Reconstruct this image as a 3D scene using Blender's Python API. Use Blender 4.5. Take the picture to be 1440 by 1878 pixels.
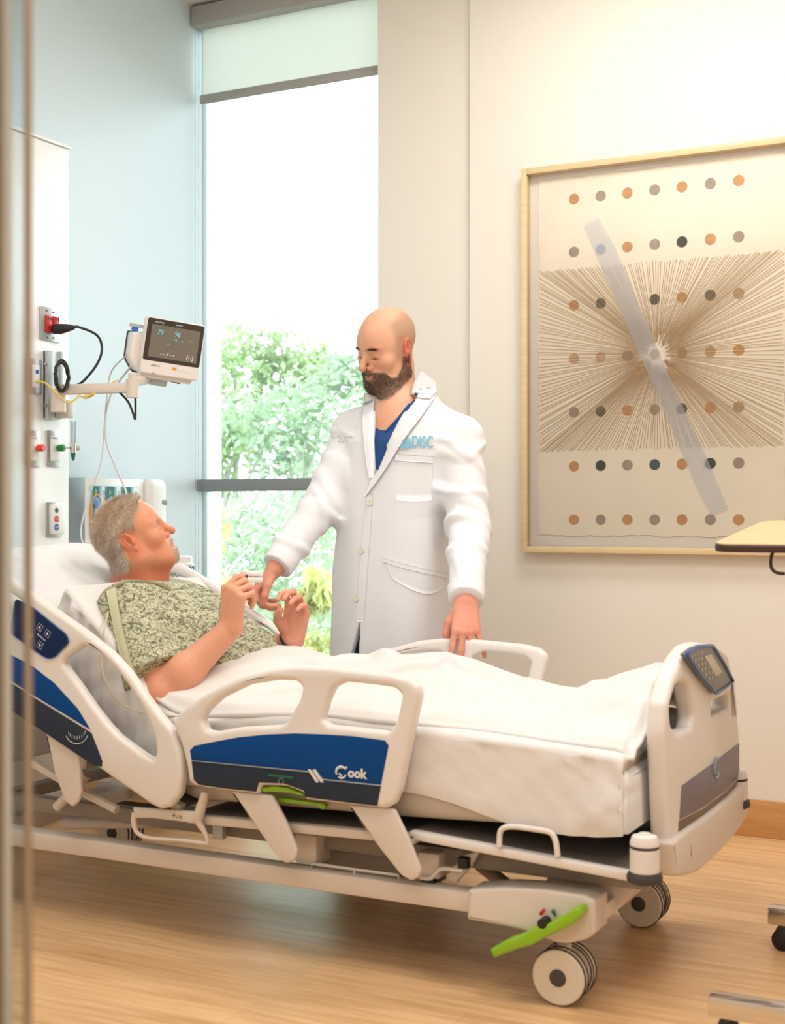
import bpy, bmesh, math, random
import numpy as np
from mathutils import Vector, Matrix
from mathutils.bvhtree import BVHTree
random.seed(7); np.random.seed(7)
SC = bpy.context.scene
for _o in list(bpy.data.objects): bpy.data.objects.remove(_o)
COL = SC.collection

# ------------------------------------------------------------------ camera
FPX, CAMH, HORY = 2490.0, 1.08, 945.0          # focal length in pixels, eye height, horizon row
TH = math.atan(FPX / 4850.0); CT, ST = math.cos(TH), math.sin(TH)
cam_d = bpy.data.cameras.new('camera'); cam = bpy.data.objects.new('camera', cam_d); COL.objects.link(cam)
cam.location = (0, 0, CAMH); cam.rotation_euler = (math.pi / 2, 0, TH)
cam_d.sensor_fit = 'HORIZONTAL'; cam_d.sensor_width = 36.0; cam_d.lens = 36.0 * FPX / 1440.0
cam_d.shift_y = (HORY - 939.0) / 1440.0
cam_d.clip_start = 0.05
cam_d.dof.use_dof = True; cam_d.dof.focus_distance = 4.3; cam_d.dof.aperture_fstop = 5.0
SC.camera = cam

# ------------------------------------------------------------------ world (bright overcast daylight)
W = bpy.data.worlds.new('sky'); SC.world = W; W.use_nodes = True
_bg = W.node_tree.nodes['Background']
_bg.inputs[0].default_value = (0.83, 0.955, 1.0, 1); _bg.inputs[1].default_value = 5.0
SC.view_settings.view_transform = 'Standard'; SC.view_settings.look = 'None'
SC.view_settings.gamma = 1.0; SC.view_settings.use_curve_mapping = False
SC.view_settings.exposure = 0.22

# ceiling panels: x, y, size x, size y, watts (fixtures themselves are built with the ceiling)
PANELS = [(-1.05, 3.62, 1.25, 0.5, 22), (-1.9, 1.75, 1.2, 0.6, 15), (0.2, 2.3, 1.2, 0.6, 24), (-0.3, -0.5, 1.2, 0.6, 22)]
CEIL = 3.22
for _i, (_x, _y, _sx, _sy, _w) in enumerate(PANELS):
    _l = bpy.data.lights.new('ceiling_lamp', 'AREA'); _l.shape = 'RECTANGLE'; _l.size = _sx; _l.size_y = _sy
    _l.energy = _w; _l.color = (1.0, 0.982, 0.96)
    _lo = bpy.data.objects.new('ceiling_lamp', _l); COL.objects.link(_lo); _lo.location = (_x, _y, CEIL - 0.03)

# ------------------------------------------------------------------ pixel -> place helpers (a pixel of the photo on a real plane of the room)
def ray(px, py):
    u = (px - 720) / FPX; v = -(py - HORY) / FPX
    return (-ST + u * CT, CT + u * ST, v)
def SY(px, py, Y):
    d = ray(px, py); t = Y / d[1]; return Vector((d[0] * t, Y, CAMH + d[2] * t))
def SX(px, py, X):
    d = ray(px, py); t = X / d[0]; return Vector((X, d[1] * t, CAMH + d[2] * t))
def SZ(px, py, Z):
    d = ray(px, py); t = (Z - CAMH) / d[2]; return Vector((d[0] * t, d[1] * t, Z))
def proj(p):
    r = p[0] * CT + p[1] * ST; w = -p[0] * ST + p[1] * CT
    return (720 + FPX * r / w, HORY - FPX * (p[2] - CAMH) / w)
def cv(r, u, t):
    """direction from view-relative right / up / towards-the-viewer"""
    return Vector((r * CT + t * ST, r * ST - t * CT, u)).normalized()

# ------------------------------------------------------------------ materials
def lin(c):
    c = c / 255.0
    return c / 12.92 if c <= 0.04045 else ((c + 0.055) / 1.055) ** 2.4
def rgb(r, g, b): return (lin(r), lin(g), lin(b), 1.0)
MATS = {}
def mat(name, col, rough=0.5, metal=0.0, var=0.04, vscale=6.0, bump=0.0, bscale=40.0, spec=0.5, coat=0.0, emit=None, estr=0.0, attr=None, sss=0.0, sheen=0.0, stretch=None):
    m = bpy.data.materials.new(name); m.use_nodes = True; MATS[name] = m
    nt = m.node_tree; N = nt.nodes; L = nt.links; b = N['Principled BSDF']
    b.inputs['Roughness'].default_value = rough; b.inputs['Metallic'].default_value = metal
    b.inputs['Specular IOR Level'].default_value = spec
    if coat: b.inputs['Coat Weight'].default_value = coat
    if sheen: b.inputs['Sheen Weight'].default_value = sheen
    if sss:
        b.inputs['Subsurface Weight'].default_value = sss; b.inputs['Subsurface Scale'].default_value = 0.006
        b.inputs['Subsurface Radius'].default_value = (1.0, 0.35, 0.2)
    tc = N.new('ShaderNodeTexCoord'); mp = N.new('ShaderNodeMapping'); L.new(tc.outputs['Object'], mp.inputs[0])
    if stretch: mp.inputs['Scale'].default_value = stretch
    nz = N.new('ShaderNodeTexNoise'); nz.inputs['Scale'].default_value = vscale; nz.inputs['Detail'].default_value = 4
    L.new(mp.outputs[0], nz.inputs['Vector'])
    mx = N.new('ShaderNodeMix'); mx.data_type = 'RGBA'; mx.blend_type = 'MULTIPLY'; mx.inputs[0].default_value = 1.0
    rp = N.new('ShaderNodeMapRange'); rp.inputs[1].default_value = 0.3; rp.inputs[2].default_value = 0.7
    rp.inputs[3].default_value = 1 - var; rp.inputs[4].default_value = 1.0
    L.new(nz.outputs['Fac'], rp.inputs[0])
    if attr:
        at = N.new('ShaderNodeAttribute'); at.attribute_name = attr; L.new(at.outputs['Color'], mx.inputs[6])
    else: mx.inputs[6].default_value = col
    L.new(rp.outputs[0], mx.inputs[7]); L.new(mx.outputs[2], b.inputs['Base Color'])
    if bump:
        n2 = N.new('ShaderNodeTexNoise'); n2.inputs['Scale'].default_value = bscale; n2.inputs['Detail'].default_value = 5
        L.new(mp.outputs[0], n2.inputs['Vector'])
        bp = N.new('ShaderNodeBump'); bp.inputs['Strength'].default_value = bump; bp.inputs['Distance'].default_value = 0.004
        L.new(n2.outputs['Fac'], bp.inputs['Height']); L.new(bp.outputs[0], b.inputs['Normal'])
    if emit:
        b.inputs['Emission Color'].default_value = emit; b.inputs['Emission Strength'].default_value = estr
    return m
def glass(name, tint, refl=1.45, rough=0.02):
    m = bpy.data.materials.new(name); m.use_nodes = True; nt = m.node_tree; N = nt.nodes; L = nt.links
    N.remove(N['Principled BSDF']); out = N['Material Output']
    t = N.new('ShaderNodeBsdfTransparent'); t.inputs[0].default_value = tint
    g = N.new('ShaderNodeBsdfGlossy'); g.inputs['Roughness'].default_value = rough
    fr = N.new('ShaderNodeFresnel'); fr.inputs[0].default_value = refl
    x = N.new('ShaderNodeMixShader'); L.new(fr.outputs[0], x.inputs[0]); L.new(t.outputs[0], x.inputs[1]); L.new(g.outputs[0], x.inputs[2])
    L.new(x.outputs[0], out.inputs[0]); MATS[name] = m
    return m

mat('wall_white', rgb(240, 234, 224), 0.7, var=0.02, vscale=1.5)
mat('wall_teal', rgb(214, 229, 237), 0.45, var=0.02, vscale=1.5)
mat('ceiling', rgb(240, 238, 234), 0.9)
mat('panel_white', rgb(238, 238, 237), 0.4, var=0.015)
mat('steel', rgb(190, 192, 194), 0.3, metal=0.9, var=0.05, vscale=3)
mat('chrome', rgb(215, 213, 210), 0.12, metal=1.0, var=0.03)
mat('alu', rgb(190, 196, 200), 0.4, metal=0.25, var=0.03)
mat('mullion', rgb(140, 144, 146), 0.5, metal=0.1, var=0.03)
mat('hem', rgb(172, 170, 165), 0.6, var=0.03)
mat('bed_white', rgb(233, 226, 221), 0.38, var=0.02, vscale=3)
mat('bed_beige', rgb(222, 210, 200), 0.45, var=0.03, vscale=3)
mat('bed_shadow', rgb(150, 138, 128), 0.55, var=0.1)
mat('deck_grey', rgb(105, 98, 94), 0.5, var=0.1)
mat('blue', rgb(2, 70, 138), 0.45, var=0.05, vscale=10, spec=.15)
mat('navy', rgb(44, 54, 70), 0.45, var=0.05, spec=.2)
mat('pad_navy', rgb(8, 38, 84), 0.4, var=0.03, spec=.2)
mat('rim_blue', rgb(30, 84, 150), 0.3)
mat('white_print', rgb(225, 228, 232), 0.5)
mat('grey_print', rgb(150, 156, 162), 0.5)
mat('green', rgb(142, 190, 30), 0.4, var=0.05)
mat('dark_rubber', rgb(62, 58, 56), 0.6, var=0.1)
mat('wheel_cream', rgb(228, 216, 200), 0.45, var=0.03)
mat('black', rgb(26, 25, 26), 0.45, var=0.1)
mat('dark_grey', rgb(70, 68, 68), 0.5, var=0.08)
mat('sheet', rgb(232, 229, 228), 0.85, var=0.02, bump=0.12, bscale=220, sheen=0.2)
mat('blanket', rgb(232, 227, 223), 0.9, var=0.02, bump=0.2, bscale=160, sheen=0.3)
mat('mattress_grey', rgb(200, 188, 175), 0.7, var=0.06)
mat('foot_purple', rgb(112, 104, 118), 0.4, var=0.04)
mat('foot_brown', rgb(110, 88, 66), 0.4, var=0.04)
mat('screen_grey', rgb(104, 102, 100), 0.3)
mat('lcd', rgb(205, 198, 178), 0.3)
mat('frame_wood', rgb(232, 206, 160), 0.5, var=0.12, vscale=14, stretch=(1, 1, 6))
mat('mat_board', rgb(238, 232, 226), 0.8, var=0.02)
mat('paper', rgb(253, 242, 224), 0.85, var=0.06, vscale=5)
mat('ray_ink', rgb(204, 170, 128), 0.8, var=0.2, vscale=30)
mat('red', rgb(196, 38, 42), 0.4)
mat('red_bright', rgb(228, 60, 48), 0.35)
mat('valve_green', rgb(20, 140, 66), 0.4)
mat('oxygen_green', rgb(14, 110, 72), 0.4)
mat('yellow_cable', rgb(236, 196, 84), 0.5)
mat('grey_cable', rgb(205, 206, 208), 0.5)
mat('beige_cable', rgb(206, 194, 170), 0.5)
mat('monitor_white', rgb(240, 234, 230), 0.35, var=0.02)
mat('bezel', rgb(58, 50, 44), 0.3)
mat('screen_on', rgb(104, 98, 86), 0.25, emit=rgb(112, 106, 94), estr=0.25)
mat('cyan_text', rgb(110, 190, 200), 0.5, emit=rgb(110, 190, 200), estr=0.4)
mat('pale_text', rgb(225, 225, 215), 0.5, emit=rgb(225, 225, 215), estr=0.4)
mat('orange', rgb(240, 160, 40), 0.5)
mat('clip_blue', rgb(60, 120, 220), 0.4)
mat('button_green', rgb(40, 104, 84), 0.4)
mat('button_red', rgb(208, 76, 74), 0.4)
mat('button_blue', rgb(50, 102, 178), 0.4)
mat('table_top', rgb(230, 196, 150), 0.45, var=0.08, vscale=8, stretch=(1, 8, 1))
mat('table_edge', rgb(62, 34, 20), 0.4)
mat('stile', rgb(196, 180, 158), 0.35, metal=0.3, var=0.03)
mat('post_dark', rgb(130, 118, 98), 0.4, metal=0.3, var=0.05)
mat('gold', rgb(222, 180, 90), 0.2, metal=1.0)
mat('scrub_blue', rgb(38, 78, 140), 0.85, var=0.12, vscale=18, bump=0.2, bscale=120)
mat('scrub_navy', rgb(22, 36, 72), 0.85, var=0.1)
mat('coat', rgb(236, 238, 243), 0.8, var=0.02, bump=0.1, bscale=200, sheen=0.15)
mat('coat_detail', rgb(238, 235, 234), 0.8, var=0.02, bump=0.1, bscale=200)
mat('button_cream', rgb(238, 228, 214), 0.4)
mat('logo_blue', rgb(120, 196, 226), 0.8)
mat('thread_grey', rgb(120, 118, 124), 0.9)
mat('shoe', rgb(60, 50, 44), 0.5)
glass('window_glass', (0.965, 0.99, 0.985, 1))
glass('door_glass', (0.93, 0.96, 0.97, 1), 1.35, 0.06)
glass('picture_glass', (0.99, 0.99, 0.985, 1), 1.2, 0.02)
glass('clear_plastic', (0.92, 0.95, 0.96, 1), 1.4, 0.1)

# ------------------------------------------------------------------ object helpers
def tag(o, label=None, cat=None, group=None, kind=None):
    if label: o['label'] = label
    if cat: o['category'] = cat
    if group: o['group'] = group
    if kind: o['kind'] = kind
    return o
def thing(name, label, cat, loc, group=None):
    o = bpy.data.objects.new(name, None); COL.objects.link(o); o.location = loc; o.empty_display_size = 0.1
    return tag(o, label, cat, group)
def root_of(p):
    while p.parent: p = p.parent
    return p
def attach(o, parent):
    if parent is not None:
        o.parent = parent
        if parent.type == 'EMPTY': o.matrix_parent_inverse = Matrix.Translation(-parent.location)
        elif parent.parent is not None: o.matrix_parent_inverse = Matrix()
    return o
def link(name, me, m, parent=None, smooth=False):
    o = bpy.data.objects.new(name, me); COL.objects.link(o)
    if m is not None:
        me.materials.clear(); me.materials.append(MATS[m] if isinstance(m, str) else m)
    if smooth is True:
        me.polygons.foreach_set('use_smooth', [True] * len(me.polygons))
    elif smooth:
        me.polygons.foreach_set('use_smooth', [True] * len(me.polygons))
        try: me.set_sharp_from_angle(angle=smooth)
        except Exception: pass
    # parts of parts live in world coordinates: the parent mesh itself sits at the world origin
    return attach(o, parent)
def meshobj(name, vs, fs, m, parent=None, smooth=False):
    me = bpy.data.meshes.new(name); me.from_pydata([tuple(v) for v in vs], [], [tuple(f) for f in fs]); me.update()
    return link(name, me, m, parent, smooth)
def bmobj(name, bm, m, parent=None, smooth=False):
    bmesh.ops.recalc_face_normals(bm, faces=bm.faces)
    me = bpy.data.meshes.new(name); bm.to_mesh(me); bm.free()
    return link(name, me, m, parent, smooth)
SM = math.radians(40)
def bm_box(bm, c, s, M=None):
    r = bmesh.ops.create_cube(bm, size=1.0); vs = r['verts']
    for v in vs:
        p = Vector((v.co.x * s[0], v.co.y * s[1], v.co.z * s[2]))
        if M is not None: p = M @ p
        v.co = p + Vector(c)
    return vs
def box(name, lo, hi, m, parent=None, bevel=0.0, seg=2):
    bm = bmesh.new(); c = [(a + b) / 2 for a, b in zip(lo, hi)]; s = [abs(b - a) for a, b in zip(lo, hi)]
    bm_box(bm, c, s)
    if bevel: bmesh.ops.bevel(bm, geom=bm.edges[:], offset=bevel, segments=seg, affect='EDGES', profile=0.5)
    return bmobj(name, bm, m, parent, SM if bevel else False)
def obox(name, c, s, M, m, parent=None, bevel=0.0, seg=2):
    """box with its own axes (3x3 matrix M, columns = axes)"""
    bm = bmesh.new(); bm_box(bm, (0, 0, 0), s)
    if bevel: bmesh.ops.bevel(bm, geom=bm.edges[:], offset=bevel, segments=seg, affect='EDGES', profile=0.5)
    for v in bm.verts: v.co = M @ v.co + Vector(c)
    return bmobj(name, bm, m, parent, SM if bevel else False)
def catmull(P, n=6, closed=False):
    P = [Vector(p) for p in P]; out = []; N = len(P)
    rng = range(N) if closed else range(N - 1)
    for i in rng:
        if closed: a, b, c, d = P[(i - 1) % N], P[i], P[(i + 1) % N], P[(i + 2) % N]
        else: a, b, c, d = P[max(i - 1, 0)], P[i], P[i + 1], P[min(i + 2, N - 1)]
        for k in range(n):
            t = k / n
            out.append(0.5 * ((2 * b) + (c - a) * t + (2 * a - 5 * b + 4 * c - d) * t * t + (3 * b - a - 3 * c + d) * t ** 3))
    if not closed: out.append(P[-1])
    return out
def fillet(P, r, n=4):
    """round the corners of a closed 2D/3D polygon"""
    P = [Vector(p) for p in P]; out = []; N = len(P)
    for i in range(N):
        a, b, c = P[i - 1], P[i], P[(i + 1) % N]
        d1, d2 = a - b, c - b; l1, l2 = d1.length, d2.length
        if l1 < 1e-9 or l2 < 1e-9: continue
        rr = min(r, l1 * 0.45, l2 * 0.45); p, q = b + d1 / l1 * rr, b + d2 / l2 * rr
        for k in range(n + 1):
            t = k / n; out.append((1 - t) ** 2 * p + 2 * t * (1 - t) * b + t * t * q)
    return out
def tube(name, P, r, m, parent=None, seg=8, smooth_n=0, closed=False, caps=True, add=None):
    P = catmull(P, smooth_n, closed) if smooth_n else [Vector(p) for p in P]
    n = len(P); R = r if hasattr(r, '__len__') else None
    if R is not None and len(R) != n:
        R = list(np.interp(np.linspace(0, 1, n), np.linspace(0, 1, len(R)), R))
    vs, fs = ([], []) if add is None else add; base = len(vs)
    t0 = (P[1] - P[0]).normalized(); up = Vector((0, 0, 1)) if abs(t0.z) < 0.9 else Vector((1, 0, 0))
    nrm = t0.cross(up).normalized()
    for i in range(n):
        if closed: t = (P[(i + 1) % n] - P[i - 1])
        else: t = P[min(i + 1, n - 1)] - P[max(i - 1, 0)]
        t = t.normalized() if t.length > 1e-9 else t0
        nrm = (nrm - t * nrm.dot(t)); nrm = nrm.normalized() if nrm.length > 1e-6 else t.orthogonal().normalized()
        bi = t.cross(nrm); rr = R[i] if R is not None else r
        for k in range(seg):
            a = 2 * math.pi * k / seg; vs.append(P[i] + (nrm * math.cos(a) + bi * math.sin(a)) * rr)
    for i in range(n if closed else n - 1):
        j = (i + 1) % n
        for k in range(seg):
            l = (k + 1) % seg
            fs.append((base + i * seg + k, base + i * seg + l, base + j * seg + l, base + j * seg + k))
    if caps and not closed:
        fs.append(tuple(base + k for k in reversed(range(seg)))); fs.append(tuple(base + (n - 1) * seg + k for k in range(seg)))
    if add is not None: return None
    return meshobj(name, vs, fs, m, parent, SM)
def lathe(name, prof, o, ax, m, parent=None, seg=24, add=None):
    """prof: (radius, distance along ax) pairs, revolved about the axis through o"""
    o = Vector(o); ax = Vector(ax).normalized(); u = ax.orthogonal().normalized(); v = ax.cross(u)
    vs, fs = ([], []) if add is None else add; base = len(vs); n = len(prof)
    for (r, h) in prof:
        for k in range(seg):
            a = 2 * math.pi * k / seg; vs.append(o + ax * h + (u * math.cos(a) + v * math.sin(a)) * max(r, 1e-5))
    for i in range(n - 1):
        for k in range(seg):
            l = (k + 1) % seg
            fs.append((base + i * seg + k, base + i * seg + l, base + (i + 1) * seg + l, base + (i + 1) * seg + k))
    fs.append(tuple(base + k for k in reversed(range(seg)))); fs.append(tuple(base + (n - 1) * seg + k for k in range(seg)))
    if add is not None: return None
    return meshobj(name, vs, fs, m, parent, SM)
def curve_mesh(splines, extrude, bevel, res=2):
    cu = bpy.data.curves.new('tmp', 'CURVE'); cu.dimensions = '2D'; cu.fill_mode = 'BOTH'
    cu.extrude = max(extrude - bevel, 0); cu.bevel_depth = bevel; cu.bevel_resolution = res; cu.offset = -bevel
    for sp in splines:
        s = cu.splines.new('POLY'); s.points.add(len(sp) - 1); s.use_cyclic_u = True
        for i, p in enumerate(sp): s.points[i].co = (p[0], p[1], 0, 1)
    ob = bpy.data.objects.new('tmp', cu); COL.objects.link(ob)
    dg = bpy.context.evaluated_depsgraph_get(); me = bpy.data.meshes.new_from_object(ob.evaluated_get(dg))
    bpy.data.objects.remove(ob); bpy.data.curves.remove(cu)
    return me
def plate(name, outline, thick, m, parent=None, holes=(), bevel=0.0, axis='Y', pos=0.0, rnd=0.0, res=2):
    """flat shape with depth. outline: world points on the plane axis=pos; it reaches from pos to pos+thick"""
    ij = {'Y': (0, 2), 'X': (1, 2), 'Z': (0, 1)}[axis]
    def two(L):
        q = [Vector((p[ij[0]], p[ij[1]])) for p in L]
        return fillet(q, rnd) if rnd else q
    me = curve_mesh([two(outline)] + [two(h) for h in holes], abs(thick) / 2, bevel, res)
    mid = pos + thick / 2
    for v in me.vertices:
        a, b, c = v.co
        v.co = {'Y': (a, mid + c, b), 'X': (mid + c, a, b), 'Z': (a, b, mid + c)}[axis]
    bm = bmesh.new(); bm.from_mesh(me); bmesh.ops.remove_doubles(bm, verts=bm.verts, dist=1e-5); bpy.data.meshes.remove(me)
    return bmobj(name, bm, m, parent, math.radians(50))
def text_mesh(s, size, depth=0.0004, shear=0.0, bold=0.0):
    cu = bpy.data.curves.new('tmp', 'FONT'); cu.body = s; cu.size = size; cu.extrude = depth; cu.shear = shear; cu.offset = bold
    cu.align_x = 'CENTER'; cu.align_y = 'CENTER'; cu.resolution_u = 3
    ob = bpy.data.objects.new('tmp', cu); COL.objects.link(ob)
    dg = bpy.context.evaluated_depsgraph_get(); me = bpy.data.meshes.new_from_object(ob.evaluated_get(dg))
    bpy.data.objects.remove(ob); bpy.data.curves.remove(cu)
    return me
def text(name, s, size, o, ex, ey, m, parent=None, depth=0.0004, shear=0.0, bold=0.0, sx=1.0):
    me = text_mesh(s, size, depth, shear, bold); o = Vector(o); ex = Vector(ex).normalized(); ey = Vector(ey).normalized(); ez = ex.cross(ey)
    for v in me.vertices: v.co = o + ex * v.co.x * sx + ey * v.co.y + ez * v.co.z
    return link(name, me, m, parent)
def dup_parts(root, loc):
    r = root.copy(); COL.objects.link(r); r.location = loc
    def rec(src, dst):
        for ch in list(src.children):
            c = ch.copy(); COL.objects.link(c); c.parent = dst; rec(ch, c)
    rec(root, r); return r

# =================================================================== the room
XL, YP, YW = -3.35, 4.65, 4.80         # left wall, picture wall, window plane
def struct(o): o['kind'] = 'structure'; return o
# floor: wood-look sheet vinyl
fm = mat('floor_vinyl', rgb(222, 178, 128), 0.36, var=0.0)
nt = fm.node_tree; N = nt.nodes; L = nt.links; b = N['Principled BSDF']
tc = N.new('ShaderNodeTexCoord'); mp = N.new('ShaderNodeMapping'); mp.inputs['Scale'].default_value = (1.2, 16, 1); L.new(tc.outputs['Object'], mp.inputs[0])
n1 = N.new('ShaderNodeTexNoise'); n1.inputs['Scale'].default_value = 2.2; n1.inputs['Detail'].default_value = 6; n1.inputs['Distortion'].default_value = 0.6; L.new(mp.outputs[0], n1.inputs['Vector'])
mp2 = N.new('ShaderNodeMapping'); mp2.inputs['Scale'].default_value = (3, 60, 1); L.new(tc.outputs['Object'], mp2.inputs[0])
n2 = N.new('ShaderNodeTexNoise'); n2.inputs['Scale'].default_value = 3; n2.inputs['Detail'].default_value = 5; L.new(mp2.outputs[0], n2.inputs['Vector'])
br = N.new('ShaderNodeTexBrick'); br.offset = 0.37; br.inputs['Scale'].default_value = 1.0; br.inputs['Mortar Size'].default_value = 0.0012
br.inputs['Brick Width'].default_value = 1.2; br.inputs['Row Height'].default_value = 0.15
br.inputs['Color1'].default_value = (0.93, 0.93, 0.93, 1); br.inputs['Color2'].default_value = (1.03, 1.03, 1.03, 1); br.inputs['Mortar'].default_value = (0.82, 0.82, 0.82, 1)
L.new(tc.outputs['Object'], br.inputs['Vector'])
cr = N.new('ShaderNodeValToRGB'); cr.color_ramp.elements[0].position = 0.3; cr.color_ramp.elements[0].color = rgb(212, 165, 114)
cr.color_ramp.elements[1].position = 0.62; cr.color_ramp.elements[1].color = rgb(238, 195, 146); L.new(n1.outputs['Fac'], cr.inputs[0])
mr = N.new('ShaderNodeMapRange'); mr.inputs[1].default_value = 0.3; mr.inputs[2].default_value = 0.7; mr.inputs[3].default_value = 0.94; mr.inputs[4].default_value = 1.03; L.new(n2.outputs['Fac'], mr.inputs[0])
m1 = N.new('ShaderNodeMix'); m1.data_type = 'RGBA'; m1.blend_type = 'MULTIPLY'; m1.inputs[0].default_value = 1; L.new(cr.outputs[0], m1.inputs[6]); L.new(mr.outputs[0], m1.inputs[7])
m2 = N.new('ShaderNodeMix'); m2.data_type = 'RGBA'; m2.blend_type = 'MULTIPLY'; m2.inputs[0].default_value = 1; L.new(m1.outputs[2], m2.inputs[6]); L.new(br.outputs[0], m2.inputs[7])
L.new(m2.outputs[2], b.inputs['Base Color'])
struct(box('floor', (XL - .2, -1.8, -0.1), (1.8, YW + .1, 0.0), 'floor_vinyl'))
struct(box('ceiling', (XL - .2, -1.8, CEIL), (1.8, YW + .1, CEIL + 0.1), 'ceiling'))
struct(box('wall_left', (XL - .2, -1.8, 0), (XL, YW + .1, CEIL), 'wall_teal'))
XC = SY(693, 900, YP).x          # right edge of the window
XPW = SY(862, 300, YP - .03).x
struct(box('wall_column', (XC, YP, 0), (XPW + .05, YW + .1, CEIL), 'wall_white'))
struct(box('wall_picture', (XPW, YP - .03, 0), (1.8, YW + .1, CEIL), 'wall_white'))
struct(box('wall_right', (1.6, -1.8, 0), (1.8, YP, CEIL), 'wall_white'))
struct(box('wall_corridor', (XL - .2, -2.0, 0), (1.8, -1.8, CEIL), 'wall_white'))
struct(box('wall_front', (XL, 0.98, 0), (-1.02, 1.10, CEIL), 'wall_white'))
struct(box('wall_front_right', (0.9, 0.98, 0), (1.6, 1.10, CEIL), 'wall_white'))
mat('base_wood', rgb(214, 158, 100), 0.4, var=0.2, vscale=7, stretch=(1, 1, 12))
struct(box('baseboard_picture', (XPW, YP - .042, 0), (1.6, YP - .03, 0.125), 'base_wood', bevel=.003))
struct(box('baseboard_left', (XL, 1.1, 0), (XL + .012, YP, 0.125), 'base_wood', bevel=.003))
# ceiling fixtures
for (x, y, sx, sy, w) in PANELS:
    t = thing('ceiling_light', {-1.05: 'flat ceiling light panel nearest the picture wall', -1.9: 'flat ceiling light panel above the bed near side', 0.2: 'flat ceiling light panel right of the overbed table', -0.3: 'flat ceiling light panel in the corridor'}[x], 'ceiling light', (x, y, CEIL))
    hx, hy = sx / 2 + .03, sy / 2 + .03
    for (a, b2, c, d) in ((-hx, hx, -hy, -hy + .03), (-hx, hx, hy - .03, hy), (-hx, -hx + .03, -hy + .03, hy - .03), (hx - .03, hx, -hy + .03, hy - .03)):
        box('frame_bar', (x + a, y + c, CEIL - .028), (x + b2, y + d, CEIL), 'panel_white', t, .003)
    mdl = MATS.get('diffuser') or mat('diffuser', rgb(250, 246, 238), 0.6, emit=(1, .92, .82, 1), estr=1.5)
    box('diffuser', (x - sx / 2, y - sy / 2, CEIL - .018), (x + sx / 2, y + sy / 2, CEIL - .004), 'diffuser', t)

# ---- window
w1 = thing('window_1', 'tall window with grey mullion looking onto trees', 'window', (XL, YW, 0)); w1['kind'] = 'structure'
XG = SY(378, 900, YW).x; ZM0, ZM1 = SY(500, 900, YW - .04).z, SY(500, 878, YW - .04).z
box('frame_jamb', (XL, YW - .05, 0), (XG, YW + .03, CEIL), 'alu', w1, .004)
box('frame_head', (XG, YW - .05, CEIL - .08), (XC + .05, YW + .03, CEIL), 'alu', w1, .004)
box('frame_sill', (XG, YW - .05, 0), (XC + .05, YW + .03, .10), 'alu', w1, .004)
box('mullion', (XG - .02, YW - .085, ZM0), (XC + .05, YW + .03, ZM1), 'mullion', w1, .005)
box('pane', (XG - .005, YW - .012, ZM1 - .004), (XC + .05, YW - .006, CEIL - .06), 'window_glass', w1)
box('pane', (XG - .005, YW - .012, .08), (XC + .05, YW - .006, ZM0 + .004), 'window_glass', w1)
# ---- roller shade
YS = YW - .075
sh = thing('roller_shade', 'half raised pale roller shade with grey hem bar and bead chain', 'shade', (XG, YS, CEIL))
fm2 = bpy.data.materials.new('shade_fabric'); fm2.use_nodes = True; MATS['shade_fabric'] = fm2
nt = fm2.node_tree; N = nt.nodes; L = nt.links; N.remove(N['Principled BSDF'])
d_ = N.new('ShaderNodeBsdfDiffuse'); d_.inputs[0].default_value = rgb(234, 236, 232)
t_ = N.new('ShaderNodeBsdfTranslucent'); t_.inputs[0].default_value = rgb(240, 240, 234)
wv = N.new('ShaderNodeTexNoise'); wv.inputs['Scale'].default_value = 300
x_ = N.new('ShaderNodeMixShader'); x_.inputs[0].default_value = 0.6; L.new(d_.outputs[0], x_.inputs[1]); L.new(t_.outputs[0], x_.inputs[2]); L.new(x_.outputs[0], N['Material Output'].inputs[0])
zh1 = SY(500, 153, YS).z; zh0 = SY(500, 149 + 18, YS).z - .006
xs0 = SY(372, 150, YS).x
box('shade_fabric', (xs0, YS - .001, zh1 - .01), (XC - .002, YS + .001, CEIL - .03), 'shade_fabric', sh)
box('hem_bar', (SY(368, 172, YS).x, YS - .008, zh0), (XC - .002, YS + .008, zh1), 'hem', sh, .004)
zc = SY(357, 49, YS - .05).z
box('cassette', (SY(350, 20, YS - .06).x, YS - .06, zc), (XC - .002, YS + .055, CEIL - .012), 'hem', sh, .006)
vs, fs = [], []
ico = bmesh.new(); bmesh.ops.create_icosphere(ico, subdivisions=1, radius=.0024); iv = [v.co.copy() for v in ico.verts]; ico.verts.ensure_lookup_table(); iff = [[v.index for v in f.verts] for f in ico.faces]; ico.free()
for dx in (-.008, .010):
    z = zc
    while z > .55:
        b0 = len(vs); xx = SY(361, 400, YS - .03).x + dx * (1 - .12 * math.sin(z))
        vs += [v + Vector((xx, YS - .03, z)) for v in iv]; fs += [[b0 + i for i in f] for f in iff]; z -= .0085
tag(meshobj('bead_chain', vs, fs, 'steel', sh), kind='stuff')

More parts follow.
